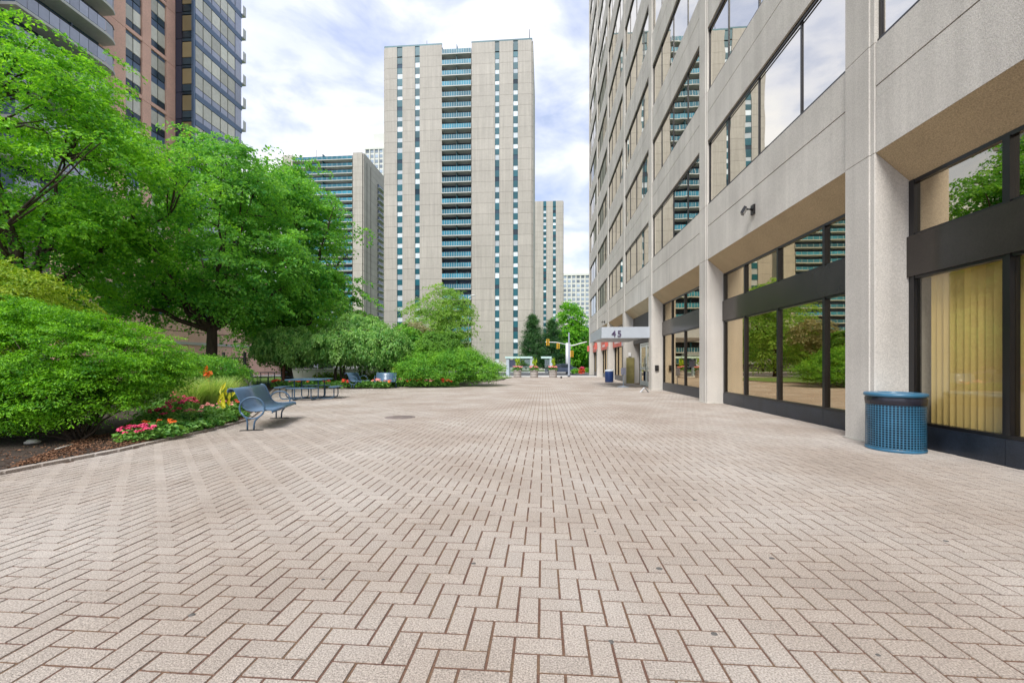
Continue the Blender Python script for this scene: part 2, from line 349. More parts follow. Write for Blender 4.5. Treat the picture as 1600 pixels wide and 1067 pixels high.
me.polygons.add(nf); me.polygons.foreach_set('loop_start', np.arange(0, nf * 4, 4, dtype=np.int32)); me.polygons.foreach_set('loop_total', np.full(nf, 4, dtype=np.int32))
me.polygons.foreach_set('use_smooth', np.zeros(nf, bool)); me.materials.append(M['paver']); me.update(calc_edges=True)
plaza = bpy.data.objects.new('plaza_paving', None); C.link(plaza); WM[plaza] = Matrix.Identity(4); plaza['kind'] = 'structure'
rb = link('brick', me, plaza); rb['kind'] = 'stuff'
vb = brick_arr(np.zeros(1), np.zeros(1), np.zeros(1), np.zeros(1), np.zeros((1, 2)))[0]
bm_ = bpy.data.meshes.new('paver_brick'); bm_.from_pydata([tuple(v) for v in vb], [], [tuple(f) for f in faces.tolist()]); bm_.materials.append(M['paver'])
for q in top:
    link('brick', bm_, plaza, Matrix.Translation((bx[q], by[q], Bz[q])) @ Matrix.Rotation(R(90) * bo[q] + rs.normal(0, .003), 4, 'Z'))
for i_, (gx, gy) in enumerate(((1372, 1023), (1116, 990), (1086, 781), (955, 1002), (1478, 845), (505, 905), (740, 880), (1030, 888), (640, 790), (1206, 872), (930, 830), (300, 960))):
    q = gp(gx, gy); r_ = .010 + .012 * ((i_ * 7) % 5) / 5
    link('gum_spot', MB().lathe([(r_, -.004), (r_ * .9, .002), (0, .003)], seg=9, sx=1.2).mesh('gum_spot', 'joint_dark'), plaza, Matrix.Translation((q.x, q.y, .0)))
# brick edging of the bed
eb = MB()
pts = [near] + edge
for a, b in zip(pts[:-1], pts[1:]):
    d = (b - a); Ls = d.length; d.normalize(); n = Vector((-d.y, d.x, 0))
    k = max(1, int(Ls / (2 * W)))
    for i in range(k):
        p = a + d * (Ls * (i + .04) / k); q = a + d * (Ls * (i + .96) / k)
        p.z = q.z = -0.02; m_ = n * 0.055
        eb.prism([(p - m_).to_2d(), (q - m_).to_2d(), (q + m_).to_2d(), (p + m_).to_2d()], -0.02, 0.040)
e = eb.build('bed_edging', 'paver'); e['kind'] = 'structure'
# ================================================================== OFFICE BUILDING (right)
off = thing('office_building', 'long precast concrete office block along the right side of the plaza', 'building', (XF + 8, 20, 0))
P = 6.69 * S; PWD = 0.66
YN = lambda k: (6.92 + 6.69 * k) * S
FL = 3.55 * S; SILL = 6.25 * S; WT = 8.20 * S; NFL = 14; ZTOP = SILL + FL * (NFL - 1) + 2.6
KMIN, KMAX = -2, 6
# pillars
pz = [0.0, 4.52 * S] + [SILL - 0.02 + FL * i for i in range(NFL)] + [ZTOP]
pb = MB()
for a, b in zip(pz[:-1], pz[1:]):
    pb.prism([(XF, PWD), (XF, .105), (XF + .018, .095), (XF + .018, .012), (XF + .03, 0), (XF + 1.0, 0), (XF + 1.0, PWD)], a + (.006 if a else 0), b - .006)
pb.prism([(XF + .05, PWD - .03), (XF + .05, .03), (XF + .9, .03), (XF + .9, PWD - .03)], 0, ZTOP - .01)
pmesh = pb.mesh('pillar', 'precast')
foot = MB().box(XF - .02, XF + .7, -.03, PWD + .03, -.02, .022).mesh('pillar_mortar', 'stone_pale')
for k in range(KMIN, KMAX + 1):
    o = link('pillar', pmesh, off, Matrix.Translation((0, YN(k), 0))); link('mortar_line', foot, o, Matrix.Translation((0, YN(k), 0)))
bayL = P - PWD
# shared bay meshes
def panel(z0, z1, xo=.03, g=.012): return MB().box(XF + xo, XF + .35, g, bayL - g, z0, z1)
lint = [panel(4.52 * S, 5.36 * S, .03).mesh('lintel_panel', 'precast'), panel(5.365 * S, 5.54 * S, .034).mesh('lintel_panel', 'precast'), panel(5.56 * S, 6.22 * S, .03).mesh('lintel_panel', 'precast')]
spl = [panel(WT + .04 - SILL, 9.11 * S - SILL).mesh('spandrel_panel', 'precast'), panel(9.13 * S - SILL, FL - .04).mesh('spandrel_panel', 'precast')]
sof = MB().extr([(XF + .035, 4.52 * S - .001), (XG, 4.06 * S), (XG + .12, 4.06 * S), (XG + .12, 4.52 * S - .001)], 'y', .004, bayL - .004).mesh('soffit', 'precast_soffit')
mull = [-PWD / 2 + P * .25 * j for j in range(1, 4)]
fr = MB(); xg = XF + .115; wh = WT - SILL
fr.box(XF + .06, xg + .06, .0, bayL, -.02, .035); fr.box(XF + .08, xg + .06, .0, bayL, wh - .03, wh + .035)
for y in (0.0, bayL - .05): fr.box(XF + .08, xg + .06, y, y + .05, .036, wh - .031)
fr.box(XF + .055, XF + .075, .0, bayL, wh - .075, wh - .05)
for y in mull: fr.box(xg - .03, xg + .06, y - .022, y + .022, .036, wh - .031)
frame_me = fr.mesh('window_frame', 'black_metal')
edges_y = [0.05] + mull + [bayL - .05]
pane_me = []
for j in range(4):
    a, b = edges_y[j], edges_y[j + 1]
    pane_me.append((MB().box(-.006, .006, -(b - a) / 2 + .004, (b - a) / 2 - .004, -wh / 2 + .03, wh / 2 - .03), (a + b) / 2, b - a))
panes = []
pm_cache = [p[0].mesh('pane', 'mirror_glass') for p in pane_me]
for k in range(KMIN, KMAX):
    yb = YN(k) + PWD
    for me_ in lint: link('lintel_panel', me_, off, Matrix.Translation((0, yb, 0)))
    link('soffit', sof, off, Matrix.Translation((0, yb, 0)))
    for f in range(NFL):
        z = SILL + FL * f; seen = any(inview((XF, yb + t, z + u), 30) for t in (0, bayL / 2, bayL) for u in (0, 1, 2))
        if f < NFL - 1:
            for me_ in spl: link('spandrel_panel', me_, off, Matrix.Translation((0, yb, z)))
        wnd = link('window', frame_me, off, Matrix.Translation((0, yb, z)))
        for j in range(4):
            q = proj((xg, yb + pane_me[j][1], z + wh / 2)); size = (1000.0 / q[2] if q and seen else 0)
            panes.append((size, wnd, j, yb + pane_me[j][1], z + wh / 2))
panes.sort(key=lambda a: -a[0]); restp = MB()
for n_, (sz, wnd, j, y, z) in enumerate(panes):
    if n_ < 280: link('pane', pm_cache[j], wnd, Matrix.Translation((xg, y, z)) @ Matrix.Rotation(R(rs.normal(0, .12)), 4, 'Z') @ Matrix.Rotation(R(rs.normal(0, .08)), 4, 'Y'))
    else: hw_ = pane_me[j][2] / 2 - .004; restp.box(xg - .006, xg + .006, y - hw_, y + hw_, z - wh / 2 + .03, z + wh / 2 - .03)
o = restp.build('pane', 'mirror_glass', off); o['kind'] = 'stuff'
ya, yz = YN(KMIN), YN(KMAX) + PWD
pbox('wall_core', 'joint_dark', off, XF + .36, XF + 20, ya + .02, yz - .02, 4.56 * S, ZTOP - .02)
pbox('roof', 'precast', off, XF + .02, XF + 20.1, ya, yz, ZTOP, ZTOP + .4)
pbox('end_wall', 'precast', off, XF + 1.01, XF + 20, yz - .3, yz - .005, 0, ZTOP - .01)
pbox('end_wall', 'precast', off, XF + 1.01, XF + 20, ya + .005, ya + .3, 0, ZTOP - .01)
pbox('back_wall', 'interior', off, XG + 5, XG + 5.2, ya + .3, yz - .3, 0, 4.5 * S)
pbox('inner_floor', 'interior', off, XG + .1, XG + 5, ya + .3, yz - .3, -.1, .02)
pbox('inner_ceiling', 'interior', off, XG + .121, XG + 5, ya + .3, yz - .3, 4.3 * S, 4.4 * S)
# storefronts
GB, GT, BT, UT = .33 * S, 2.58 * S, 3.20 * S, 4.06 * S
def storefront(k, lower='shop_glass', upper='shop_glass', base='base_stone'):
    yb = YN(k) + PWD; T = Matrix.Translation((0, yb, 0))
    f = MB(); x1, x2 = XG - .0, XG + .10
    for y in [0.0] + [bayL - .10]: f.box(x1 - .02, x2, y, y + .10, GB, UT)
    for y in mull: f.box(x1 - .03, x2, y - .055, y - .004, GB + .05, UT - .05); f.box(x1 - .01, x2, y + .004, y + .055, GB + .05, UT - .05)
    f.box(x1 - .01, x2, .1, bayL - .1, GB, GB + .05); f.box(x1 - .012, x2, .1, bayL - .1, UT - .06, UT)
    f.box(x1 - .012, x2, .1, bayL - .1, GT - .04, GT); f.box(x1 - .012, x2, .1, bayL - .1, BT, BT + .04)
    wnd = f.build('storefront_window', 'black_metal', off, T)
    ed = [.1] + mull + [bayL - .1]
    for j in range(4):
        a = ed[j] + (.055 if j else 0); b = ed[j + 1] - (.055 if j < 3 else 0)
        for (z0, z1, g) in ((GB + .05, GT - .04, lower), (BT + .04, UT - .06, upper)):
            o = pbox('pane', g, wnd, XG + .03, XG + .042, yb + a, yb + b, z0, z1)
    for a, b in ((0, mull[1] + .2), (mull[1] + .2, bayL)):
        pbox('band_panel', 'band_metal', off, XG - .055, XG + .02, yb + a + .003, yb + b - .003, GT + .001, BT - .001)
    for j in range(4):
        a = [0] + mull; b = mull + [bayL]
        pbox('base_panel', base, off, XG - .03, XG + .10, yb + a[j] + .003, yb + b[j] - .003, -.02, GB - .001)
    return wnd
storefront(-2, 'clear_shop_glass'); storefront(-1, 'clear_shop_glass'); storefront(0); storefront(1)
for k in (3, 4, 5): storefront(k)
# vertical blinds
slat = MB().box(-.002, .002, -.058, .058, GB + .02, GT - .02).mesh('slat', 'blind')
hr_ = None
def blinds(k, label, step=.105):
    yb = YN(k) + PWD; t = thing('vertical_blind', label, 'window blind', (XG + .17, yb + bayL / 2, 0), 0, 'vertical blinds behind the storefront glass')
    pbox('head_rail', 'blind', t, XG + .14, XG + .20, yb + .1, yb + bayL - .1, GT - .03, GT + .03)
    n = int((bayL - .3) / step)
    for i in range(n):
        link('slat', slat, t, Matrix.Translation((XG + .17, yb + .15 + step * (i + .5), 0)) @ Matrix.Rotation(R(30 + rs.normal(0, 15)), 4, 'Z'))
blinds(-1, 'yellow vertical blinds behind the storefront glass right of the teal waste bin')
blinds(0, 'vertical blinds dimly seen behind the wide reflecting storefront under the floodlight')
blinds(1, 'vertical blinds behind the smaller reflecting storefront next to the entrance canopy')
# entrance bay 2
yb = YN(2) + PWD
o = pbox('transom_panel', 'joint_dark', off, XG + .02, XG + .1, yb, yb + bayL, 2.45 * S, UT)
pbox('entrance_wall', 'interior', off, XG + 1.2, XG + 1.3, yb, yb + bayL, 0.02, 2.45 * S)
df = MB(); yd0, yd1 = yb + 1.3, yb + 4.4; hd = 2.4 * S
for y in (yd0, (yd0 + yd1) / 2 - .03, yd1 - .08): df.box(XG - .02, XG + .08, y, y + .08, 0, hd)
df.box(XG - .02, XG + .08, yd0 + .08, yd1 - .08, hd - .08, hd)
dfo = df.build('door_frame', 'door_white', off)
for (a, b) in ((yd0 + .09, (yd0 + yd1) / 2 - .04), ((yd0 + yd1) / 2 + .06, yd1 - .09)):
    d = MB()
    for y in (a, b - .14): d.box(XG, XG + .05, y, y + .14, .02, hd - .09)
    for z, hh in ((.02, .28), (.98, .16), (hd - .24, .15)): d.box(XG + .002, XG + .048, a + .14, b - .14, z, z + hh)
    dr = d.build('door', 'door_white', off)
    pbox('pane', 'shop_glass', dr, XG + .02, XG + .03, a + .14, b - .14, .30, .98); pbox('pane', 'shop_glass', dr, XG + .02, XG + .03, a + .14, b - .14, 1.14, hd - .24)
    hb = MB().tube([(XG - .05, b - .2, .9), (XG - .09, b - .2, .95), (XG - .09, b - .2, 1.3), (XG - .05, b - .2, 1.35)], .014, 8); hb.build('handle', 'iron', dr)
pbox('side_pane', 'shop_glass', off, XG + .02, XG + .03, yb + .02, yd0, .02, hd)
pbox('wall_plinth', 'stone_yellow', off, XF + .12, XG + .08, YN(3) - .06, YN(3) - .002, 0, 1.75)
pbox('notice', 'sign_white', off, XF + .25, XF + .42, YN(3) - .075, YN(3) - .062, 1.85, 2.1)
# canopy with number 45
cy0 = YN(2) + .42; cx0 = 2.84 * S; cz0, cz1 = 2.49 * S, 3.0 * S; cy1 = 25.7 * S
can = MB(); can.box(cx0, XF - .002, cy0, cy1, cz0 + .06, cz1)
cano = can.build('canopy', 'canopy_metal', off)
pbox('fascia_panel', 'canopy_metal', cano, cx0 - .012, XF - .002, cy0 - .012, cy0 - .001, cz0, cz1 + .03)
pbox('fascia_panel', 'canopy_metal', cano, cx0 - .012, cx0 - .001, cy0, cy1, cz0, cz1 + .03)
for i in range(2):
    for j in range(2):
        x_ = cx0 + .6 + i * 1.1; y_ = cy0 + .9 + j * 2.4
        MB().lathe([(.0, cz0 + .05), (.13, cz0 + .05), (.14, cz0 + .06)], (x_, y_, 0), 14).build('downlight', 'sign_white', cano)
cu = bpy.data.curves.new('t', 'FONT'); cu.body = '45'; cu.size = .46; cu.extrude = .015; cu.space_character = 1.25; cu.offset = .004
to = bpy.data.objects.new('t', cu); C.link(to); dg = bpy.context.evaluated_depsgraph_get(); dg.update()
tm = bpy.data.meshes.new_from_object(to.evaluated_get(dg)); bpy.data.objects.remove(to); tm.materials.clear(); tm.materials.append(M['digit_dark'])
for p_ in tm.polygons: p_.material_index = 0
pp = onY(955.5, 526.0, cy0 - .03)
link('number', tm, cano, Matrix.Translation((pp.x, cy0 - .035, pp.z)) @ Matrix.Rotation(R(90), 4, 'X'))
# red shop signs (fascia boards) in bays 3..5
for k, lab in ((3, 'red and grey shop fascia board nearest the entrance canopy'), (4, 'middle red shop fascia board beyond the entrance canopy'), (5, 'farthest red shop fascia board at the end of the office building')):
    yb = YN(k) + PWD; t = thing('shop_sign', lab, 'shop sign', (XG - .1, yb + bayL / 2, GT), 0, 'red shop fascia boards along the office building')
    pbox('board', 'canopy_metal', t, XG - .16, XG - .06, yb + .05, yb + bayL - .05, GT - .1, BT + .05)
    pbox('sign_panel', 'sign_red', t, XG - .20, XG - .162, yb + bayL * .42, yb + bayL - .08, GT - .1, BT + .06)
    pr = MB().box(XF - .30, XF - .03, YN(k + 1) - .10, YN(k + 1) - .02, GT + .02, BT + .02); pr.build('blade_sign', 'sign_red', t)
    for q in range(4): pbox('letter', 'sign_white', t, XG - .204, XG - .201, yb + bayL * .5 + q * .62, yb + bayL * .5 + q * .62 + .4, GT + .18, GT + .42)
# ================================================================== RIGHT-SIDE FIXTURES
def floodlight(p, label, s=1.0, lens='sign_white'):
    t = thing('floodlight', label, 'floodlight', p)  # name also goes to the wall camera above the entrance canopy, not a lamp
    MB().box(-.05, -.002, -.07 * s, .07 * s, -.11 * s, .11 * s).build('back_box', 'black_metal', t, local=Matrix.Identity(4))
    MB().tube([(-.05, 0, .0), (-.12, .0, .02), (-.16, .03, .03)], .022 * s, 8).build('arm', 'black_metal', t, local=Matrix.Identity(4))
    hd_ = MB().box(-.11, .11, -.03, .03, -.08, .08); M4 = Matrix.Translation((-.20 * s, .06, -.0)) @ Matrix.Rotation(R(62), 4, 'Z') @ Matrix.Rotation(R(30), 4, 'X') @ Matrix.Scale(s, 4)
    h_ = hd_.build('lamp_head', 'black_metal', t, local=M4); MB().box(-.09, .09, -.036, -.0302, -.06, .06).build('lens', lens, h_, local=Matrix.Identity(4))
    return t
p = onX(1178, 328, XF + .03); floodlight(p, 'small black floodlight on the concrete lintel over the wide storefront', 1.15)
p = onX(945, 503, XF); floodlight(p, 'small dark camera on the lintel above the entrance canopy', 1.0)  # wall camera, built with the floodlight shape; no lamp hangs here
for (xx, yy, X_, lab) in ((1026, 575, XF + .25, 'black call box on the pillar side right of the entrance doors'),):
    q = onY(xx, yy, YN(2)); t = thing('call_box', lab, 'call box', q)
    MB().box(-.09, .09, -.07, -.001, -.14, .14).build('housing', 'black_metal', t, local=Matrix.Identity(4)); MB().box(-.05, .05, -.085, -.0705, -.05, .08).build('speaker', 'iron', t, local=Matrix.Identity(4))
# teal perforated waste bin
bc = Vector((5.12 * S, 6.52 * S, 0)); t = thing('waste_bin', 'teal perforated metal waste bin with black liner beside the near pillar', 'waste bin', bc)
def cyl_shell(r, z0, z1, nu, nv, hole):
    V = []; 
    for i in range(nu):
        a0, a1 = 2 * math.pi * i / nu, 2 * math.pi * (i + 1) / nu
        for j in range(nv):
            b0, b1 = z0 + (z1 - z0) * j / nv, z0 + (z1 - z0) * (j + 1) / nv
            P_ = lambda u, v: (r * math.cos(a0 + (a1 - a0) * u), r * math.sin(a0 + (a1 - a0) * u), b0 + (b1 - b0) * v)
            h = hole; o4 = [P_(0, 0), P_(1, 0), P_(1, 1), P_(0, 1)]; i4 = [P_(h, h), P_(1 - h, h), P_(1 - h, 1 - h), P_(h, 1 - h)]
            for q in range(4): V += [o4[q], o4[(q + 1) % 4], i4[(q + 1) % 4], i4[q]]
    return V
br = .335 * S
o = quads_obj('perforated_body', cyl_shell(br, .03, .66 * S + .0, 54, 19, .19), 'bin_teal', t, WM[t])
MB().lathe([(br - .006, .66 * S), (br + .004, .66 * S), (br + .004, .70 * S), (br - .006, .70 * S)], seg=48).build('rim_band', 'bag_black', t, local=Matrix.Identity(4))
MB().lathe([(0, .05), (br - .03, .05), (br - .025, .4), (br - .012, .64 * S), (br + .008, .69 * S), (br + .012, .745 * S), (br - .01, .79 * S)], seg=48).build('liner', 'bag_black', t, local=Matrix.Identity(4))
MB().lathe([(br + .012, .775 * S), (br + .025, .785 * S), (br + .025, .815 * S), (br + .01, .828 * S), (.22, .832 * S), (.20, .82 * S), (.20, .77 * S)], seg=48).build('lid', 'bin_teal', t, local=Matrix.Identity(4))
MB().lathe([(br + .004, 0), (br + .008, .01), (br + .008, .04), (br + .002, .045)], seg=48).build('base_ring', 'bin_teal', t, local=Matrix.Identity(4))
# blue bin near entrance
q = gp(951, 597.5); t = thing('blue_bin', 'dark blue round waste bin with pale lid beyond the entrance canopy', 'waste bin', (q.x + .1, q.y + .4, 0))
MB().lathe([(0, 0), (.29, 0), (.30, .06), (.31, .75), (.30, .8), (0, .8)], seg=28).build('drum', 'bin_blue', t, local=Matrix.Identity(4))
MB().lathe([(.32, .79), (.32, .84), (.27, .90), (.16, .92), (0, .92)], seg=28).build('lid', 'canopy_metal', t, local=Matrix.Identity(4))
# stand and wedge sign at the doors
q = gp(974, 604.5); t = thing('sign_stand', 'thin grey sign stand with round foot outside the entrance doors', 'sign stand', (q.x, q.y, 0))
MB().lathe([(0, 0), (.34, 0), (.34, .03), (.06, .06), (.02, .09), (0, .09)], seg=20).build('foot', 'shelter_metal', t, local=Matrix.Identity(4))
MB().tube([(0, 0, .05), (0, 0, 1.0)], .02).build('post', 'shelter_metal', t, local=Matrix.Identity(4)); MB().box(-.14, .14, -.015, .015, .7, 1.1).build('panel', 'frost_glass', t, local=Matrix.Identity(4))
q = gp(1007, 612.5); t = thing('floor_sign', 'low white folding floor sign at the foot of the entrance pillar', 'floor sign', (q.x, q.y, 0))
for s_ in (-1, 1): MB().quad([(s_ * .20, -.12, 0), (s_ * .20, .12, 0), (s_ * .02, .08, .22), (s_ * .02, -.08, .22)]).quad([(s_ * .17, -.12, 0), (s_ * .17, .12, 0), (s_ * -.005, .08, .20), (s_ * -.005, -.08, .20)]).build('leaf_panel', 'pole_white', t, local=Matrix.Identity(4))
# manhole cover
q = gp(625, 652); t = thing('manhole_cover', 'round dark manhole cover set in the paving left of centre', 'manhole cover', (q.x, q.y, 0))
MB().lathe([(.37, -.01), (.37, .006), (.32, .007), (.315, .003), (.31, .003)], seg=40).build('ring', 'manhole', t, local=Matrix.Identity(4))
mm = MB().lathe([(.31, -.01), (.308, .005), (0, .0055)], seg=40)
for i in range(-5, 6):
    for j in range(-5, 6):
        if i * i + j * j < 28: mm.box(i * .05 - .016, i * .05 + .016, j * .05 - .016, j * .05 + .016, .004, .009)
mm.build('cover_plate', 'manhole', t, local=Matrix.Identity(4))
# ================================================================== TOWERS
def split_parts(items, limit, name, m, parent):
    """items: (x0,x1,y0,y1,z0,z1); largest in view become parts, the rest one stuff part"""
    def key(b):
        c = ((b[0] + b[1]) / 2, (b[2] + b[3]) / 2, (b[4] + b[5]) / 2); q = proj(c)
        if not q or not inview(c, 10): return 0
        return max(b[1] - b[0], b[3] - b[2]) * (b[5] - b[4]) / q[2] ** 2
    items = sorted(items, key=lambda b: -key(b)); mb = MB(); out = []
    for n, b in enumerate(items):
        if n < limit and key(b) > 0: out.append(pbox(name, m, parent, *b))
        else: mb.box(*b)
    if mb.v: o = mb.build(name, m, parent); o['kind'] = 'stuff'
    return out
YT = 85 * S + .4
def slab_tower(name, label, YT, colpx, topL, topR, storey_px, yref, balc=None, depth=19, limit=290, side=True, win='half', ybot=None, midtop=None, gap=.035):
    """colpx: list of (x0,x1,kind) in photo columns at mid height on the plane Y=YT"""
    X = lambda x: onY(x, yref, YT).x
    xa, xb = X(colpx[0][0]), X(colpx[-1][1]); dpt = proj(((xa + xb) / 2, YT, 10))[2]; st = storey_px * dpt / F
    t = thing(name, label, 'apartment tower', ((xa + xb) / 2, YT, 0)); zt = topR
    n = int(zt / st); zz = [zt - st * i for i in range(n + 1)]
    walls, teal, white, slabs, rails, backs, divs, glz = [], [], [], [], [], [], [], []
    for (a, b, kind) in colpx:
        u, v = X(a), X(b)
        for i in range(n):
            z1, z0 = zz[i], zz[i + 1]
            if kind == 'wall': walls.append((u + gap, v - gap, YT, YT + .35, z0 + gap / 2, z1 - gap / 2))
            elif kind == 'win':
                if i == 0: teal.append((u, v, YT + .12, YT + .3, z0 + .3, z1)); continue
                if win == 'half':
                    hgt = st * random.choice((.36, .42, .42, .5)); teal.append((u, v, YT + .10, YT + .3, z0 + hgt, z1))
                    (white if random.random() < .86 else glz).append((u + .02, v - .02, YT + .16, YT + .3, z0, z0 + hgt))
            elif kind == 'balc':
                zc = z1 - (0 if i else 0)
                slabs.append((u + .02, v - .02, YT - .25, YT + 1.6, z0 - .02, z0 + .16))
                if True: rails.append((u + .05, v - .05, YT - .22, YT - .17, z0 + .22, z0 + .22 + st * .38))
                backs.append((u + .02, v - .02, YT + 1.6, YT + 1.7, z0 + .16, z1 - .02))
                m_ = (u + v) / 2; divs.append((m_ - .05, m_ + .05, YT + .1, YT + 1.6, z0 + .16, z1 - .02))
                for q in range(4):
                    xq = u + (v - u) * (q + random.uniform(.1, .5)) / 4
                    glz.append((xq, xq + (v - u) * .11, YT + 1.55, YT + 1.59, z0 + .16, z0 + st * .75))
    zlow = zz[-1]
    split_parts(walls, limit, 'wall_panel', 'tower_concrete', t)
    if teal: split_parts(teal, limit, 'spandrel_panel', 'teal_panel', t)
    if white: split_parts(white, limit, 'window', 'white_window', t)
    if glz: split_parts(glz, limit, 'dark_window', 'dark_window', t)
    if slabs:
        split_parts(slabs, limit, 'balcony_slab', 'slab_white', t); split_parts(backs, limit, 'balcony_back', 'balcony_dark', t)
        split_parts(rails, limit, 'balcony_railing', 'balcony_rail', t); split_parts(divs, limit, 'balcony_divider', 'teal_panel', t)
        rb = []
        for (a, b, kind) in colpx:
            if kind != 'balc': continue
            u, v = X(a), X(b)
            for i in range(n):
                z0 = zz[i + 1]
                for q in range(13): xx = u + .06 + (v - u - .12) * q / 12; rb.append((xx - .03, xx + .03, YT - .24, YT - .225, z0 + .16, z0 + .24 + st * .38))
        split_parts(rb, 0, 'railing_post', 'slab_white', t)
    # core, roof and sides
    pc = 0
    for (a, b, kind) in colpx:
        u, v = X(a), X(b); yy = YT + (1.71 if kind == 'balc' else .31 if kind == 'win' else .36)
        pbox('core_wall', 'joint_dark' if kind != 'balc' else 'balcony_dark', t, u, v, yy, YT + depth - .4, 0, zt - .3)
    sw = []
    for i in range(n):
        ns = 4; 
        for q in range(ns):
            a = YT + .36 + (depth - .8) * q / ns; b = YT + .36 + (depth - .8) * (q + 1) / ns
            sw.append((xb + .0, xb + .3, a + .03, b - .03, zz[i + 1] + .03, zz[i] - .03)); sw.append((xa - .3, xa - .0, a + .03, b - .03, zz[i + 1] + .03, zz[i] - .03))
    split_parts(sw, 290 if side else 0, 'side_panel', 'tower_concrete', t)
    pbox('roof', 'light_concrete', t, xa - .3, xb + .3, YT + 1.75, YT + depth, zt - .3, zt - .01)
    return t, X, zt, st, xa, xb
cols = [(601, 620.5, 'wall'), (620.5, 628.5, 'win'), (628.5, 648.5, 'wall'), (648.5, 655.5, 'win'), (655.5, 690.5, 'wall'), (690.5, 736.5, 'balc'), (736.5, 773.5, 'wall'), (773.5, 780, 'win'), (780, 802, 'wall'), (802, 809, 'win'), (809, 831, 'wall')]
ztop = onY(831, 62, YT).z
T1, X1, zt1, st1, xa1, xb1 = slab_tower('apartment_tower', 'tallest tan concrete slab apartment tower with teal window strips in the centre', YT, cols, 0, ztop, 16.67, 300, depth=20)
pbox('parapet', 'teal_panel', T1, xa1 - .1, X1(690.5), YT + .02, YT + .3, zt1 + .002, zt1 + .35); pbox('parapet', 'teal_panel', T1, X1(736.5), xb1 + .1, YT + .02, YT + .3, zt1 + .002, zt1 + .35)
for x_, h_, r_ in ((827.5, 4.6, .13), (667, 3.4, .09), (779, 1.6, .05)):
    c_ = onY(x_, 70, YT + 3); MB().tube([(c_.x, YT + 3, zt1 - .2), (c_.x, YT + 3, zt1 + h_)], [r_, r_ * .5], 6).build('roof_antenna', 'iron', T1)
# entrance base of central tower
pbox('entrance_canopy', 'canopy_metal', T1, X1(700), X1(728), YT - 3.2, YT - .3, 3.0, 3.4)
# right slab behind
cols = [(826, 849, 'wall'), (849, 853.5, 'win'), (853.5, 864, 'wall'), (864, 868.5, 'win'), (868.5, 879.5, 'wall')]
YR = 150 * S; T2, X2, zt2, st2, xa2, xb2 = slab_tower('apartment_tower', 'narrow tan concrete tower behind the right edge of the tallest tower', YR, cols, 0, onY(879.5, 313.5, YR).z, 9.5, 400, depth=26, side=False)
# balcony tower
YB = 110 * S
cols = [(441.5, 457, 'wall'), (457, 551, 'balc'), (551, 566, 'wall')]
T3, X3, zt3, st3, xa3, xb3 = slab_tower('apartment_tower', 'shorter tan concrete tower with rows of wide blue balconies left of the tallest tower', YB, cols, 0, onY(566, 238, YB).z, 10.8, 350, depth=24, side=False)
bx_ = []; ex = []
yq = lambda x: onX(x, 400, xb3 + .3).y
for i in range(int(zt3 / st3)):
    z0 = zt3 - st3 * (i + 1)
    if i > 1: bx_.append((xb3 + .3, xb3 + .6, yq(590), yq(597.5), z0 + .2, z0 + st3 * .62)); ex.append((xb3 + .3, xb3 + 1.3, yq(589.5), yq(598), z0 - .02, z0 + .16))
split_parts(bx_, 100, 'side_window', 'dark_window', T3); split_parts(ex, 100, 'side_slab', 'slab_white', T3)
for x_ in (573, 579): y_ = yq(x_); pbox('downpipe', 'joint_dark', T3, xb3 + .31, xb3 + .38, y_, y_ + .12, 0, zt3 - 2)
c_ = onY(494, 240, YB + 3); MB().tube([(c_.x, YB + 3, zt3 - .2), (c_.x, YB + 3, zt3 + 2.8)], .07, 6).build('roof_antenna', 'iron', T3)
# far pale buildings
def grid_building(name, label, Yp, xl, xr, ytop, nx, storey_px, depth, win='pale_window', wall='pale_facade', piers=True):
    a = onY(xl, ytop, Yp); b = onY(xr, ytop, Yp); st = storey_px * proj(((a.x + b.x) / 2, Yp, 5))[2] / F; zt = b.z; n = int(zt / st)
    t = thing(name, label, 'building', ((a.x + b.x) / 2, Yp, 0)); wd = []
    pbox('wall', wall, t, a.x, b.x, Yp, Yp + depth, 0, zt)
    dx = (b.x - a.x) / nx
    for i in range(n):
        for j in range(nx): wd.append((a.x + dx * (j + .18), a.x + dx * (j + .82), Yp - .12, Yp - .02, zt - st * (i + 1) + st * .25, zt - st * i - st * .15))
    split_parts(wd, 290, 'window', win, t)
    for j in range(nx + 1): pbox('pier', wall, t, a.x + dx * j - dx * .1, a.x + dx * j + dx * .1, Yp - .5, Yp - .005, 0, zt)
    pbox('parapet', wall, t, a.x - .3, b.x + .3, Yp - .6, Yp - .001, zt - .5, zt + .6)
    return t
grid_building('office_tower', 'pale distant gridded tower just left of the office building edge', 240, 872, 921, 429, 7, 7.0, 30)
g_ = grid_building('glass_tower', 'thin pale glass tower top peeking between the two concrete towers', 230, 571, 606, 232, 5, 8.0, 20, 'pale_window')
a = onY(583, 209, 232); b = onY(600, 209, 232); pbox('penthouse', 'pale_facade', g_, a.x, b.x, 232, 245, onY(583, 233, 232).z, a.z)
# ================================================================== LEFT BRICK TOWER
XB = -40.0
yb0 = onX(270, 100, XB).y; yb1 = onX(190, 100, XB).y
BT_ = thing('brick_tower', 'tall pink brick and dark glass condominium tower behind the maples on the left', 'building', (XB - 10, yb0, 0))
ZT = 62.0
a = onY(302, 100, yb0); XBAY = a.x; yb2 = onX(377, 100, XBAY).y
stB = 41.5 * proj((XB, yb0, 20))[2] / F / 1.0
zref = onX(256, 90, XB).z       # bottom of a two-storey strip
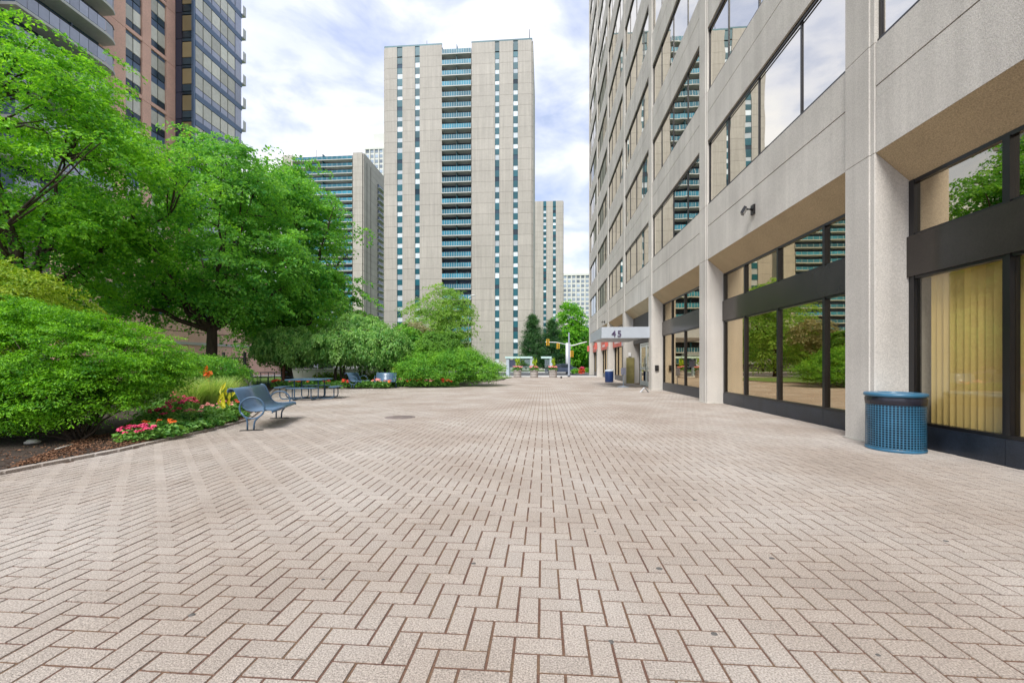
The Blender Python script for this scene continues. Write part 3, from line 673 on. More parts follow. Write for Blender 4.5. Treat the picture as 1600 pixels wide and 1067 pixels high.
# brick wall panels (two-storey bands)
ycol = [onX(x, 100, XB).y for x in (192, 218, 232, 256)]
zl = [zref + 2 * stB * i - .38 for i in range(-8, 8) if 0 < zref + 2 * stB * i < ZT]
wp = []
zs = [0] + zl + [ZT]
for z0, z1 in zip(zs[:-1], zs[1:]):
    for (p_, q_) in ((yb1 - 26, ycol[0]), (ycol[1], ycol[2]), (ycol[3], yb0)): wp.append((XB, XB + .3, p_ + .01, q_ - .01, z0 + .02, z1 - .02))
    for (p_, q_) in ((ycol[0], ycol[1]), (ycol[2], ycol[3])): wp.append((XB, XB + .3, p_ + .01, q_ - .01, z0 + .02, z0 + .38))
split_parts(wp, 290, 'brick_panel', 'red_brick', BT_)
wn_, fr_, lw_ = [], [], []
for z0 in [zref + 2 * stB * i for i in range(-8, 8)]:
    if z0 < 1 or z0 > ZT - 4: continue
    for (p_, q_) in ((ycol[0], ycol[1]), (ycol[2], ycol[3])):
        for h in range(2):
            for m_ in range(2):
                u = p_ + (q_ - p_) * (m_ / 2) + .05; v = p_ + (q_ - p_) * ((m_ + 1) / 2) - .05; zb = z0 + .05 + h * stB
                wn_.append((XB + .08, XB + .16, u, v, zb + .75, zb + stB - .75)); lw_.append((XB + .08, XB + .16, u, v, zb + .02, zb + .68)); fr_.append((XB + .07, XB + .15, u, v, zb + stB - .70, zb + stB - .08))
split_parts(wn_, 290, 'window', 'curtain_white', BT_); split_parts(lw_, 290, 'window', 'dark_window', BT_); split_parts(fr_, 290, 'spandrel', 'curtain_blue', BT_)
pbox('core_wall', 'joint_dark', BT_, XB - 18, XB - .01, yb1 - 26, yb2, 0, ZT)
pbox('core_wall', 'joint_dark', BT_, XB + .01, XB + .06, yb1 - 25.9, yb0 - .02, 0, ZT)
# bay: front windows
zb0 = onY(300, 185, yb0).z % stB
fw, fs, fp = [], [], []
nf_ = int(ZT / stB)
for i in range(nf_):
    z = zb0 + stB * i; xL = XB + .3; w_ = XBAY - xL
    if z + stB > ZT: break
    fp.append((xL, xL + w_ * .34, yb0 + .02, yb0 + .2, z + .03, z + stB - .03)); fw.append((xL + w_ * .38, XBAY - .2, yb0 + .04, yb0 + .2, z + .9, z + stB - .35))
    fs.append((xL + w_ * .38, XBAY - .2, yb0 + .03, yb0 + .2, z + .12, z + .82)); fs.append((xL + w_ * .38, XBAY - .2, yb0, yb0 + .2, z + stB - .28, z + stB))
split_parts(fp, 100, 'bay_panel', 'bay_dark', BT_); split_parts(fw, 100, 'bay_window', 'curtain_tan', BT_); split_parts(fs, 100, 'bay_spandrel', 'dark_window', BT_)
pbox('bay_core', 'joint_dark', BT_, XB + .31, XBAY - .02, yb0 + .21, yb2 - .02, 0, ZT); pbox('corner_post', 'curtain_blue', BT_, XBAY - .19, XBAY + .06, yb0 - .02, yb0 + .2, 0, ZT)
sb, sw_, sl = [], [], []
xm = [304, 316.5, 330, 343.5, 355, 366.5]
ym = [onX(x, 100, XBAY).y for x in xm]
for i in range(nf_):
    z = zb0 + stB * i
    if z + stB > ZT: break
    sb.append((XBAY + .0, XBAY + .10, yb0 + .21, yb2, z + stB - .62, z + stB - .04))
    for j in range(5):
        sw_.append((XBAY, XBAY + .07, ym[j] + .06, ym[j + 1] - .06, z + .72, z + stB - .68)); sl.append((XBAY, XBAY + .07, ym[j] + .06, ym[j + 1] - .06, z + .0, z + .64))
    sl.append((XBAY, XBAY + .08, ym[5] + .06, yb2 - .1, z, z + stB - .68))
split_parts(sb, 100, 'spandrel_band', 'curtain_blue', BT_); split_parts(sw_, 290, 'curtain_window', 'curtain_white', BT_); split_parts(sl, 290, 'curtain_sill_pane', 'frost_glass', BT_)
cb = []
for i in range(nf_): z = zb0 + stB * i + stB - .15; cb.append((XBAY - .3, XBAY + .27, yb2 + .05, yb2 + .5, z, z + .18)); cb.append((XBAY + .20, XBAY + .26, yb2 + .05, yb2 + .5, z + .2, z + 1.2))
split_parts(cb, 60, 'end_balcony', 'slab_white', BT_)
# balconies in front of the brick wall
XC = -38.0
bz_top = onX(26, 6, XC).z; ya_ = onX(25, 100, XC).y; yc_ = onX(188, 100, XC).y
stC = (onX(190, 72, XC).z - onX(190, 119, XC).z)
sm_, rm_, dk_, pm_, gm_ = [], [], [], [], []
MS = {}
for i in range(-8, 9):
    z = bz_top + stC * i - .1
    if z < 4 or z > ZT - 2: continue
    poly = [(XB + .3, ya_ - .2), (XC, ya_), (XC, yc_ - 1.2), (XC - .15, yc_ - .5), (XC - .5, yc_), (XB + .3, yc_)]
    s_ = MB().prism(poly, z, z + .22).build('balcony_slab', 'slab_white', BT_)
    n_ = 9; L_ = (yc_ - 1.2 - ya_) / n_
    for q in range(n_): pm_.append((XC - .08, XC - .05, ya_ + L_ * q + .02, ya_ + L_ * (q + 1) - .02, z + .30, z + 1.28))
    MB().tube([(XC - .06, ya_, z + 1.34), (XC - .06, yc_ - 1.2, z + 1.34), (XC - .2, yc_ - .5, z + 1.34), (XC - .5, yc_ - .1, z + 1.34), (XB + .3, yc_ - .05, z + 1.34)], .04, 6).build('handrail', 'iron', BT_)
    MB().quad([(XC - .07, yc_ - 1.18, z + .30), (XC - .22, yc_ - .5, z + .30), (XC - .22, yc_ - .5, z + 1.28), (XC - .07, yc_ - 1.18, z + 1.28)]).quad([(XC - .22, yc_ - .5, z + .30), (XC - .52, yc_ - .1, z + .30), (XC - .52, yc_ - .1, z + 1.28), (XC - .22, yc_ - .5, z + 1.28)]).build('railing_pane', 'frost_glass', BT_)
    dk_.append((XB + .31, XB + .36, ya_, yc_ - .4, z + .24, z + stC - .02))
    for q in range(5): yy = ya_ + (yc_ - ya_) * (q + .2) / 5; gm_.append((XB + .37, XB + .40, yy, yy + .9, z + .26, z + stC - .5))
    for q in (.52,): yy = ya_ + (yc_ - ya_) * q; dk_.append((XB + .37, XC - .4, yy, yy + .08, z + .24, z + 1.9))
    # lower balcony run nearer the camera, stepping back
    poly = [(XB + .3, ya_ - 24), (XC - 1.0, ya_ - 24), (XC - 1.0, ya_ - .8), (XB + .3, ya_ - .8)]
    MB().prism(poly, z, z + .22).build('balcony_slab', 'slab_white', BT_)
    for q in range(7): pm_.append((XC - 1.08, XC - 1.05, ya_ - 24 + 3.3 * q + .03, ya_ - 24 + 3.3 * (q + 1) - .03, z + .30, z + 1.28))
split_parts(pm_, 290, 'railing_pane', 'frost_glass', BT_); split_parts(dk_, 60, 'balcony_back', 'dark_window', BT_); split_parts(gm_, 100, 'balcony_door', 'curtain_blue', BT_)
pbox('roof', 'light_concrete', BT_, XB - 18, XBAY, yb1 - 26, yb2, ZT + .01, ZT + .4)
# brick podium along the garden
XP = -33.0
POD = thing('brick_podium', 'low pink brick podium wall seen under the maple crowns', 'building', (XP - 2, 45, 0))
y_a, y_b = 26.0, onX(436, 500, XP).y
zband = onX(340, 539, XP).z; zb2 = onX(346, 523, XP).z
q_ = []
for z0, z1 in ((0, zband - .14), (zband + .14, zb2 - .03), (zb2 + .03, zb2 + 2.6), (zb2 + 2.66, 11)):
    k_ = 9
    for i in range(k_): q_.append((XP - .4, XP, y_a + (y_b - y_a) * i / k_ + .02, y_a + (y_b - y_a) * (i + 1) / k_ - .02, z0, z1))
split_parts(q_, 100, 'brick_panel', 'red_brick', POD)
pbox('stone_band', 'light_concrete', POD, XP - .4, XP + .06, y_a, y_b, zband - .13, zband + .13); pbox('wall_core', 'joint_dark', POD, XP - 5, XP - .41, y_a, y_b, 0, 10.9)
pbox('end_wall', 'red_brick', POD, XP - 5, XP - .01, y_b + .01, y_b + .4, 0, 11)
pbox('coping', 'light_concrete', POD, XP - 5, XP + .1, y_a, y_b + .4, 11.01, 11.25)
for i in range(7): yy = y_a + 3 + i * 4.2; pbox('window', 'dark_window', POD, XP + .001, XP + .05, yy, yy + 1.6, 5.6, 7.6); 
# ================================================================== VEGETATION
def unit(v): return v / (np.linalg.norm(v, axis=-1, keepdims=True) + 1e-9)
def leaf_quads(P_, Nn, D, l, wd):
    D = unit(D - (D * Nn).sum(-1, keepdims=True) * Nn); Sd = np.cross(Nn, D); l = l[:, None]; wd = wd[:, None]
    V = np.stack([P_ - D * l * .5, P_ + Sd * wd * .5 + Nn * wd * .18 - D * l * .05, P_ + D * l * .5 - Nn * l * .12, P_ - Sd * wd * .5 + Nn * wd * .18 - D * l * .05], 1)
    return V
def crown_points(rng, ells, n, fill=.5):
    wts = np.array([e[1][0] * e[1][1] * e[1][2] for e in ells]) ** .72; wts /= wts.sum(); out = []; nr = []
    while len(out) < n:
        e = ells[rng.choice(len(ells), p=wts)]; d = rng.normal(size=3); d /= np.linalg.norm(d)
        r = (fill + (1.06 - fill) * rng.rand() ** .55) * (1 + (.16 * rng.rand() if rng.rand() < .12 else 0))
        bump_ = 1 + .16 * math.sin(5 * d[0] + 3 * e[0][0]) * math.sin(4 * d[1] + 2 * d[2] * 3 + e[0][2])
        p = np.array(e[0]) + d * np.array(e[1]) * r * bump_
        inside = any((((p - np.array(o[0])) / np.array(o[1])) ** 2).sum() < (fill * .8) ** 2 for o in ells)
        if inside: continue
        out.append(p); nr.append(unit(d / np.array(e[1])))
    return np.array(out), np.array(nr)
def foliage(rng, ells, n, rad, per, leaf, up=.75, droop=.25, aspect=.62, jit=.45, fill=.5, hang=0.0, clump=1):
    Pc, Nr = crown_points(rng, ells, n // clump, fill)
    if clump > 1:
        Pc = np.repeat(Pc, clump, 0); Nr = np.repeat(Nr, clump, 0); o_ = rng.normal(0, 1, Pc.shape) * np.array([1, 1, .38]) * rad * 1.15
        Pc = Pc + o_; Pc[:, 2] -= .30 * (o_[:, 0] ** 2 + o_[:, 1] ** 2) / (rad * 2); n = len(Pc)
    outw = Nr.copy(); outw[:, 2] *= .3; outw = unit(outw)
    SN = unit(np.array([0, 0, up]) + outw * (1 - up) * 1.6 + rng.normal(0, .16, Pc.shape))
    rr = rad * (.55 + .75 * rng.rand(n)); a = rng.rand(n, per) * 2 * np.pi; q = np.sqrt(rng.rand(n, per))
    t1 = unit(np.cross(SN, rng.normal(size=SN.shape))); t2 = np.cross(SN, t1)
    off_ = (t1[:, None] * np.cos(a)[..., None] + t2[:, None] * np.sin(a)[..., None]); rq = (rr[:, None] * q)
    Pl = Pc[:, None] + off_ * rq[..., None] + outw[:, None] * (rq * .35)[..., None]
    Pl[..., 2] -= droop * rq ** 2 / rad + hang * rng.rand(n, per) * q
    Pl += SN[:, None] * rng.normal(0, rad * .09, (n, per))[..., None]
    Nl = unit(SN[:, None] + off_ * (q * .35)[..., None] + rng.normal(0, jit, Pl.shape)); D = off_ + rng.normal(0, .5, Pl.shape)
    if hang: D[..., 2] -= 1.6
    l = leaf * (.65 + .7 * rng.rand(n * per))
    return leaf_quads(Pl.reshape(-1, 3), Nl.reshape(-1, 3), D.reshape(-1, 3), l, l * aspect), Pc
def ell(x, y, d, rx, ry, rd=None):
    c = at(x, y, d); return (tuple(c), (rx * d / F, rd if rd else rx * d / F * .9, ry * d / F))
def wig(a, b, n, amp, rng, sag=0):
    a = Vector(a); b = Vector(b); pts = []
    for i in range(n + 1):
        t = i / n; p = a.lerp(b, t); k = amp * math.sin(math.pi * t) ; p += Vector(rng.normal(0, 1, 3)) * k * .35; p.z += sag * math.sin(math.pi * t); pts.append(p)
    return pts
def tree(name, label, cat, base, fork, tr, ells, leafm, n, rad, per, leaf, seed, bark='bark', limbs=12, twigs=70, group=None, **kw):
    rng = np.random.RandomState(seed); t = thing(name, label, cat, (base[0], base[1], 0), 0, group)
    V, Pc = foliage(rng, ells, n, rad, per, leaf, **kw)
    base = Vector(base); fork = Vector(fork)
    pts = wig(base - Vector((0, 0, .1)), fork, 6, tr * .5, rng); MB().tube(pts, [tr * (1.45 if i == 0 else 1.12 - .05 * i) for i in range(7)], 12).build('trunk', bark, t)
    lm = MB(); tips = []
    for i in range(limbs):
        tgt = Vector(Pc[rng.randint(len(Pc))]); tgt = fork.lerp(tgt, .8)
        if tgt.z < fork.z: tgt.z = fork.z + rng.rand() * .8
        m_ = MB(); pth = wig(fork - Vector((0, 0, .15)), tgt, 7, tr * 1.3, rng, .3 * tr); m_.tube(pth, [tr * (.55 - .065 * j) for j in range(8)], 7)
        o = m_.build('limb', bark, t) if i < 40 else None; tips += pth[2:]
    for i in range(twigs):
        tgt = Vector(Pc[rng.randint(len(Pc))]); s_ = min(tips, key=lambda p: (p - tgt).length); pth = wig(s_, tgt, 4, tr * .5, rng); lm.tube(pth, [tr * (.16 - .03 * j) for j in range(5)], 5, False)
    if lm.v: lm.build('twigs', bark, t)['kind'] = 'stuff'
    o = quads_obj('crown', V, leafm, t); return t
def shrub(name, label, cat, ells, leafm, n, rad, per, leaf, seed, base=None, stems=7, bark='bark', group=None, sr=.03, **kw):
    rng = np.random.RandomState(seed); c = base or (ells[0][0][0], ells[0][0][1], 0.03); t = thing(name, label, cat, (c[0], c[1], 0.03), 0, group)
    V, Pc = foliage(rng, ells, n, rad, per, leaf, **kw); V = V[V[:, :, 2].min(1) > .04]
    for i in range(stems):
        tg = Vector(Pc[rng.randint(len(Pc))]); tg = Vector((c[0], c[1], .0)).lerp(tg, .85); b0 = Vector((c[0] + rng.normal(0, sr * 2.5), c[1] + rng.normal(0, sr * 2.5), .0))
        MB().tube(wig(b0, tg, 5, .1, rng), [sr * (1.1 - .17 * j) for j in range(6)], 6).build('stem', bark, t)
    quads_obj('foliage', V, leafm, t); return t
# three big maples
dA = 15.0
tree('maple_tree', 'nearest bright green maple whose crown fills the upper left above the hedge', 'tree', at(40, 600, dA).to_2d().to_3d(), at(45, 470, dA), .26,
     [ell(40, 250, dA, 200, 165), ell(170, 290, dA + 1, 105, 105), ell(-130, 260, dA, 160, 170), ell(10, 365, dA, 160, 85), ell(95, 150, dA, 60, 75, 2), ell(-10, 110, dA, 60, 60, 2), ell(215, 215, dA + 1.5, 62, 45), ell(120, 225, dA - 1, 110, 90)], 'leaf_maple', 1100, .60, 92, .122, 3, droop=.4, clump=9, twigs=120, limbs=16)
dB = 22.0
tree('maple_tree', 'middle maple with thick dark forked trunk in front of the brick podium', 'tree', at(331, 600, dB).to_2d().to_3d(), at(331, 512, dB), .27,
     [ell(330, 350, dB, 120, 110), ell(245, 380, dB, 110, 100), ell(400, 400, dB + 1, 80, 85), ell(300, 270, dB, 85, 55), ell(350, 455, dB, 60, 26), ell(235, 436, dB, 85, 42), ell(180, 420, dB, 70, 70), ell(375, 300, dB + .5, 65, 50)], 'leaf_maple_b', 860, .75, 84, .157, 5, droop=.45, clump=9, twigs=120, limbs=16)
dC = 29.0
tree('maple_tree', 'farthest of the big maples, dark stemmed, beside the balcony tower', 'tree', at(450, 600, dC).to_2d().to_3d(), at(449, 540, dC), .36,
     [ell(450, 378, dC, 78, 104), ell(466, 420, dC, 64, 92), ell(410, 400, dC, 60, 100), ell(430, 300, dC, 58, 50), ell(500, 466, dC, 40, 46), ell(450, 478, dC, 90, 28), ell(400, 470, dC, 50, 36)], 'leaf_maple_b', 760, .9, 80, .20, 9, droop=.5, clump=9, twigs=90, limbs=14)
tree('maple_tree', 'dark leafed tree half hidden behind the farthest big maple', 'tree', at(500, 600, 40).to_2d().to_3d(), at(505, 545, 40), .25,
     [ell(505, 500, 40, 65, 42), ell(440, 500, 42, 60, 40)], 'leaf_dark', 420, .9, 45, .27, 12, twigs=30, limbs=8)
# tall planting near the left frame edge (seen behind the hedge)
shrub('shrub', 'pale lime green shrub rising behind the big clipped hedge at the left edge', 'shrub', [ell(25, 480, 11.5, 85, 58), ell(-60, 470, 11.5, 90, 80)], 'leaf_lime', 330, .35, 60, .085, 21, up=.6)
# big yew hedge bush in the left foreground
dh = 7.7; hb_ = gp(125, 690)
shrub('yew_bush', 'large spreading bright green bush with bare dark stems at the left foreground', 'bush',
      [ell(60, 555, dh, 140, 72, 1.4), ell(180, 568, dh + .5, 82, 54, 1.1), ell(-70, 560, dh - .2, 130, 84, 1.5), ell(15, 614, dh - .6, 115, 50, .8), ell(215, 588, dh + .4, 50, 36, .8), ell(110, 614, dh - .4, 90, 38, .8), ell(-60, 620, dh - .7, 100, 60, .9), ell(45, 504, dh + .2, 85, 26, .9)],
      'leaf_hedge', 2050, .22, 92, .046, 22, base=(hb_.x, hb_.y, .03), stems=26, up=.86, droop=.10, aspect=.5, jit=.38, fill=.64, sr=.021)
shrub('juniper_bush', 'light green feathery bush between the foreground bush and the grey board fence', 'bush', [ell(325, 585, 15, 52, 26, 1.2), ell(288, 583, 14, 36, 30, 1)], 'leaf_juniper', 420, .28, 55, .085, 23, up=.7, aspect=.35)
# weeping mulberries
def weep(label, bx_, d, x, y, rx, ry, seed, stems=((0, 0),)):
    rng = np.random.RandomState(seed); b0 = at(bx_, 600, d); t = thing('weeping_tree', label, 'tree', (b0.x, b0.y, .03), 0, 'weeping trees beyond the picnic tables')
    e = [ell(x, y, d, rx, ry), ell(x - rx * .45, y + ry * .25, d, rx * .55, ry * .75), ell(x + rx * .45, y + ry * .25, d, rx * .55, ry * .75)]
    V, Pc = foliage(rng, e, 430, .30, 50, .14, up=.5, droop=.4, hang=.35, aspect=.55, fill=.7, jit=.5)
    Vt = V; fork = at(bx_, y - ry * .2, d)
    for (sx, lean) in stems:
        a = at(bx_ + sx, 600, d); a.z = 0; MB().tube(wig(a, fork, 6, .12, rng), [.10, .085, .08, .07, .065, .06, .05], 8).build('stem', 'bark_red' if len(stems) == 1 else 'bark', t)
    for i in range(12):
        tg = Vector(Pc[rng.randint(len(Pc))]); MB().tube(wig(fork, tg, 5, .15, rng, .5), [.04, .035, .03, .025, .02, .012], 5).build('limb', 'bark', t)
    quads_obj('crown', Vt, 'leaf_weep', t)
weep('leftmost weeping tree with a single red brown stem behind the picnic table', 444, 24.5, 450, 537, 50, 24, 31)
weep('middle weeping tree with several thin dark stems near the parked cars', 532, 25, 530, 536, 52, 23, 32, ((-8, 0), (2, 0), (10, 0)))
weep('rightmost weeping tree, tallest dome, behind the blue bench', 598, 25.5, 590, 538, 47, 27, 33, ((-7, 0), (0, 0), (8, 0)))
weep('high domed weeping tree between the middle and rightmost weeping trees', 566, 27, 562, 516, 42, 24, 34, ((-3, 0), (4, 0)))
# bushes and junipers at centre
shrub('juniper_bush', 'wide dark skirted spreading juniper on the plaza edge at centre left', 'bush', [ell(690, 575, 25.5, 55, 20, 1.8), ell(740, 578, 25.5, 36, 14, 1.4), ell(660, 580, 24.5, 34, 18, 1.4), ell(722, 562, 26, 34, 13, 1.4), ell(766, 580, 25.8, 15, 8, .8)],
      'leaf_juniper', 640, .55, 66, .12, 41, up=.86, droop=-.1, aspect=.32, fill=.7, stems=12, sr=.05)
shrub('round_bush', 'rounded dark green bush rising behind the spreading juniper', 'bush', [ell(686, 543, 27.5, 34, 22, 1.4)], 'leaf_dark', 420, .3, 60, .12, 42, up=.5, fill=.75)
shrub('shrub', 'light green shrub between the weeping trees and the round bush', 'shrub', [ell(632, 548, 28.5, 32, 38, 1.5), ell(650, 565, 27, 26, 28, 1.3)], 'leaf_juniper', 420, .35, 55, .13, 43, up=.6)
shrub('lime_shrub', 'small lime yellow ball shrub right of the blue bench', 'shrub', [ell(620, 584, 24.5, 9, 9, .4)], 'leaf_lime', 90, .14, 50, .08, 44, stems=3)
dG = 46
tree('locust_tree', 'airy light green locust tree in front of the tallest tower base', 'tree', at(683, 600, dG).to_2d().to_3d(), at(683, 530, dG), .16,
     [ell(690, 478, dG, 36, 30), ell(672, 500, dG, 42, 30), ell(705, 510, dG, 38, 35), ell(690, 545, dG, 50, 28), ell(718, 480, dG, 20, 20)], 'leaf_locust', 480, .85, 44, .24, 51, twigs=60, aspect=.4, up=.7)
tree('ornamental_tree', 'small pale greyish pink leafed tree left of the locust tree', 'tree', at(648, 600, 42).to_2d().to_3d(), at(648, 552, 42), .10, [ell(646, 525, 42, 28, 20), ell(630, 535, 42, 18, 14)], 'leaf_faded', 150, .6, 44, .18, 52, twigs=30, limbs=7)
# conifers and street trees beyond the road
def conifer(label, x, ytop, ybase, d, halfpx, seed):
    rng = np.random.RandomState(seed); b = at(x, 580, d); b.z = 0; topz = at(x, ytop, d).z; bz = at(x, ybase, d).z; hw_ = halfpx * d / F
    t = thing('conifer_tree', label, 'tree', b, 0, 'dark conifers beyond the bus shelters'); MB().tube([(b.x, b.y, 0), (b.x, b.y, topz * .95)], [.22, .04], 8).build('trunk', 'bark', t)
    n = 420; h = rng.rand(n) ** 1.15; a = rng.rand(n) * 6.283; r0 = hw_ * 1.25 * (1 - h) ** .62 * (.5 + .6 * rng.rand(n)) + .15
    Pc = np.stack([b.x + np.cos(a) * r0, b.y + np.sin(a) * r0, bz + (topz - bz) * h], 1); out = np.stack([np.cos(a), np.sin(a), 0 * a], 1)
    per = 55; u = rng.rand(n, per); Pl = Pc[:, None] + out[:, None] * ((u - .75) * 1.5)[..., None] + rng.normal(0, .22, (n, per, 3)); Pl[..., 2] += (u - .5) * .35
    Nl = unit(np.array([0, 0, 1]) + rng.normal(0, .5, Pl.shape)); D = out[:, None] + rng.normal(0, .5, Pl.shape); l = .32 * (.6 + .7 * rng.rand(n * per))
    quads_obj('crown', leaf_quads(Pl.reshape(-1, 3), Nl.reshape(-1, 3), D.reshape(-1, 3), l, l * .3), 'leaf_conifer', t)
conifer('left dark conifer standing right above the larger bus shelter', 832, 494, 572, 76, 19, 61)
conifer('right dark conifer behind the traffic signals', 862, 502, 575, 79, 21, 62)
tree('street_tree', 'bright green street tree left of the office building edge', 'tree', at(898, 585, 82).to_2d().to_3d(), at(898, 560, 82), .3, [ell(893, 505, 82, 18, 30), ell(903, 535, 82, 27, 32), ell(915, 550, 84, 22, 24), ell(885, 545, 80, 16, 28)], 'leaf_maple', 420, 1.3, 46, .42, 63, twigs=20, limbs=8)
for i, (x, d, lab) in enumerate(((575, 75, 'low green street tree behind the weeping trees, farther left'), (630, 78, 'green street tree beyond the road behind the shrubs'), (360, 60, 'green tree at the end of the brick podium'))):
    tree('street_tree', lab, 'tree', at(x, 585, d).to_2d().to_3d(), at(x, 560, d), .2, [ell(x, 540, d, 24, 20), ell(x + 15, 548, d, 20, 16)], 'leaf_dark', 160, 1.2, 40, .4, 70 + i, twigs=10, limbs=5)
ORD = ['first', 'second', 'third', 'fourth', 'fifth', 'sixth', 'seventh', 'eighth', 'ninth', 'tenth', 'eleventh', 'twelfth', 'thirteenth', 'fourteenth', 'fifteenth', 'sixteenth', 'seventeenth', 'eighteenth', 'nineteenth', 'twentieth']
def ordinals():
    g = {}
    for o in C:
        if o.parent is None and 'label' in o and 'group' in o: g.setdefault((o['group'], o['label']), []).append(o)
    for k, v in g.items():
        if len(v) < 2: continue
        v.sort(key=lambda o: proj(o.location)[0])
        for i, o in enumerate(v): o['label'] = ORD[i] + ' from the left, ' + o['label']
# ------------------------------------------------------------------ flower bed
def plant(name, label, cat, c, r, h, leafm, petal, seed, group, nl=240, nf=60, ls=.08, fs=.045, stem=True):
    rng = np.random.RandomState(seed); t = thing(name, label, cat, c, 0, group)
    a = rng.rand(nl) * 6.283; q = np.sqrt(rng.rand(nl)) * r; P_ = np.stack([c[0] + np.cos(a) * q, c[1] + np.sin(a) * q, c[2] + h * (.15 + .8 * rng.rand(nl)) * (1 - .45 * (q / r) ** 2)], 1)
    D = np.stack([np.cos(a), np.sin(a), .3 + 0 * a], 1) + rng.normal(0, .5, (nl, 3)); Nn = unit(np.array([0, 0, 1.]) + rng.normal(0, .5, (nl, 3))); l = ls * (.6 + .8 * rng.rand(nl))
    quads_obj('foliage', leaf_quads(P_, Nn, D, l, l * .7), leafm, t)
    if petal:
        k = nf // 6; cs = []
        for i in range(k):
            a_ = rng.rand() * 6.283; q_ = math.sqrt(rng.rand()) * r * .85; cs.append((c[0] + math.cos(a_) * q_, c[1] + math.sin(a_) * q_, c[2] + h * (.85 + .25 * rng.rand()) * (1 - .3 * (q_ / r) ** 2)))
        for cc in cs:
            a = np.arange(8) * .785; P_ = np.array(cc) + np.stack([np.cos(a), np.sin(a), rng.rand(8) * .8], 1) * fs * .6; Nn = unit(np.array([0, -.4, 1.]) + rng.normal(0, .5, (8, 3)))
            quads_obj('flower', leaf_quads(P_, Nn, np.stack([np.cos(a), np.sin(a), .2 + 0 * a], 1), np.full(8, fs * 1.4), np.full(8, fs)), petal, t)
    return t
bed = [(236, 683, 'petal_orange', .30), (250, 668, 'petal_pink', .42), (262, 672, None, .25), (272, 655, 'petal_pink', .5), (284, 652, 'petal_pink', .5), (296, 660, 'petal_salmon', .28), (310, 655, None, .26), (322, 650, 'petal_salmon', .3),
       (333, 655, None, .22), (340, 642, 'petal_red', .34), (350, 645, 'petal_salmon', .3), (360, 636, 'petal_salmon', .45), (368, 642, 'petal_red', .28), (352, 628, 'petal_pink', .5), (365, 622, 'petal_pink', .45), (374, 632, None, .3), (380, 640, None, .25),
       (216, 676, None, .3), (228, 660, None, .35), (205, 690, 'petal_pink', .25), (240, 650, None, .4), (262, 642, None, .45), (280, 636, 'petal_pink', .5), (255, 683, None, .22), (275, 676, None, .22), (298, 672, None, .2), (318, 667, None, .2), (343, 660, None, .2), (364, 652, None, .2), (300, 642, None, .4), (320, 636, None, .4), (338, 628, None, .4), (385, 622, 'petal_red', .3), (396, 614, None, .35)]
nm = {'petal_orange': 'orange', 'petal_pink': 'magenta pink', 'petal_salmon': 'salmon', 'petal_red': 'red', None: ''}
for i, (x, y, pet, h) in enumerate(bed):
    c = gp(x, y + 2, .035)
    c += Vector((-.10, .20, 0))
    if pet: plant('flowering_plant', nm[pet] + ' flowered bedding plant between the big bush and near bench', 'flower', c, .30, h, 'leaf_bed', pet, 100 + i, nm[pet] + ' bedding flowers left of the near bench', 300, 150 if pet == 'petal_pink' else 48, .08, .042)
    else: plant('bedding_plant', 'leafy green bedding plant beside the near bench', 'plant', c, .30, h, 'leaf_bed', None, 100 + i, 'leafy bedding plants left of the near bench', 330)
# far bed along the back edge of the plaza
for i, x in enumerate(range(425, 708, 9)):
    yy = 607 if x < 600 else 605
    c = gp(x, yy, .035) + Vector((0, .45 + .2 * (i % 3), 0)); pet = ['petal_red', None, 'petal_salmon', None, 'petal_orange'][i % 5] if (x < 470 or x > 560) else (['petal_red', None, None, None][i % 4])
    if pet: plant('flowering_plant', nm[pet] + ' flowered bedding plant along the far paving edge', 'flower', c, .36, .42, 'leaf_bed', pet, 200 + i, nm[pet] + ' flowers along the far paving edge', 170, 60, .11, .075)
    else: plant('bedding_plant', 'leafy green bedding plant along the far paving edge', 'plant', c, .36, .42, 'leaf_bed', None, 200 + i, 'leafy plants along the far paving edge', 200, ls=.12)
for i, x in enumerate(range(508, 625, 12)):
    c = gp(x, 600, .035); c = Vector((c.x, c.y - .5, .035)); plant('low_shrub', 'bright green low shrub in a row behind the blue benches', 'shrub', c, .55, .85, ['leaf_lime', 'leaf_juniper'][i % 2], None, 300 + i, 'low shrubs behind the blue benches', 420, ls=.13)
# ornamental grass
def grass_clump(label, c, r, h, n, seed, m='leaf_grass'):
    rng = np.random.RandomState(seed); t = thing('ornamental_grass', label, 'grass plant', c, 0, None); V = []
    for i in range(n):
        a = rng.rand() * 6.283; q = rng.rand() * r * .35; o = Vector((c[0] + math.cos(a) * q, c[1] + math.sin(a) * q, c[2])); hh = h * (.6 + .5 * rng.rand()); ou = Vector((math.cos(a), math.sin(a), 0)); sd_ = Vector((-ou.y, ou.x, 0)) * .007; rr = r * (.3 + .7 * rng.rand())
        prev = o; 
        for k in range(3):
            t_ = (k + 1) / 3; p = o + ou * rr * t_ ** 2 + Vector((0, 0, hh * (t_ - .25 * t_ ** 3))); w0 = 1 - k * .3; w1 = 1 - (k + 1) * .3
            V += [prev - sd_ * w0, prev + sd_ * w0, p + sd_ * w1, p - sd_ * w1]; prev = p
    quads_obj('blades', [tuple(v) for v in V], m, t)
for i, (x, y, d, lab) in enumerate(((300, 640, 11.0, 'left clump of pale ornamental grass behind the pink flowers'), (328, 640, 11.4, 'middle clump of pale ornamental grass below the orange canna'), (350, 640, 11.8, 'right clump of pale ornamental grass beside the yellow leaves'))):
    c = at(x, y, d); c.z = .035; grass_clump(lab, c, .62, 1.2, 900, 400 + i)
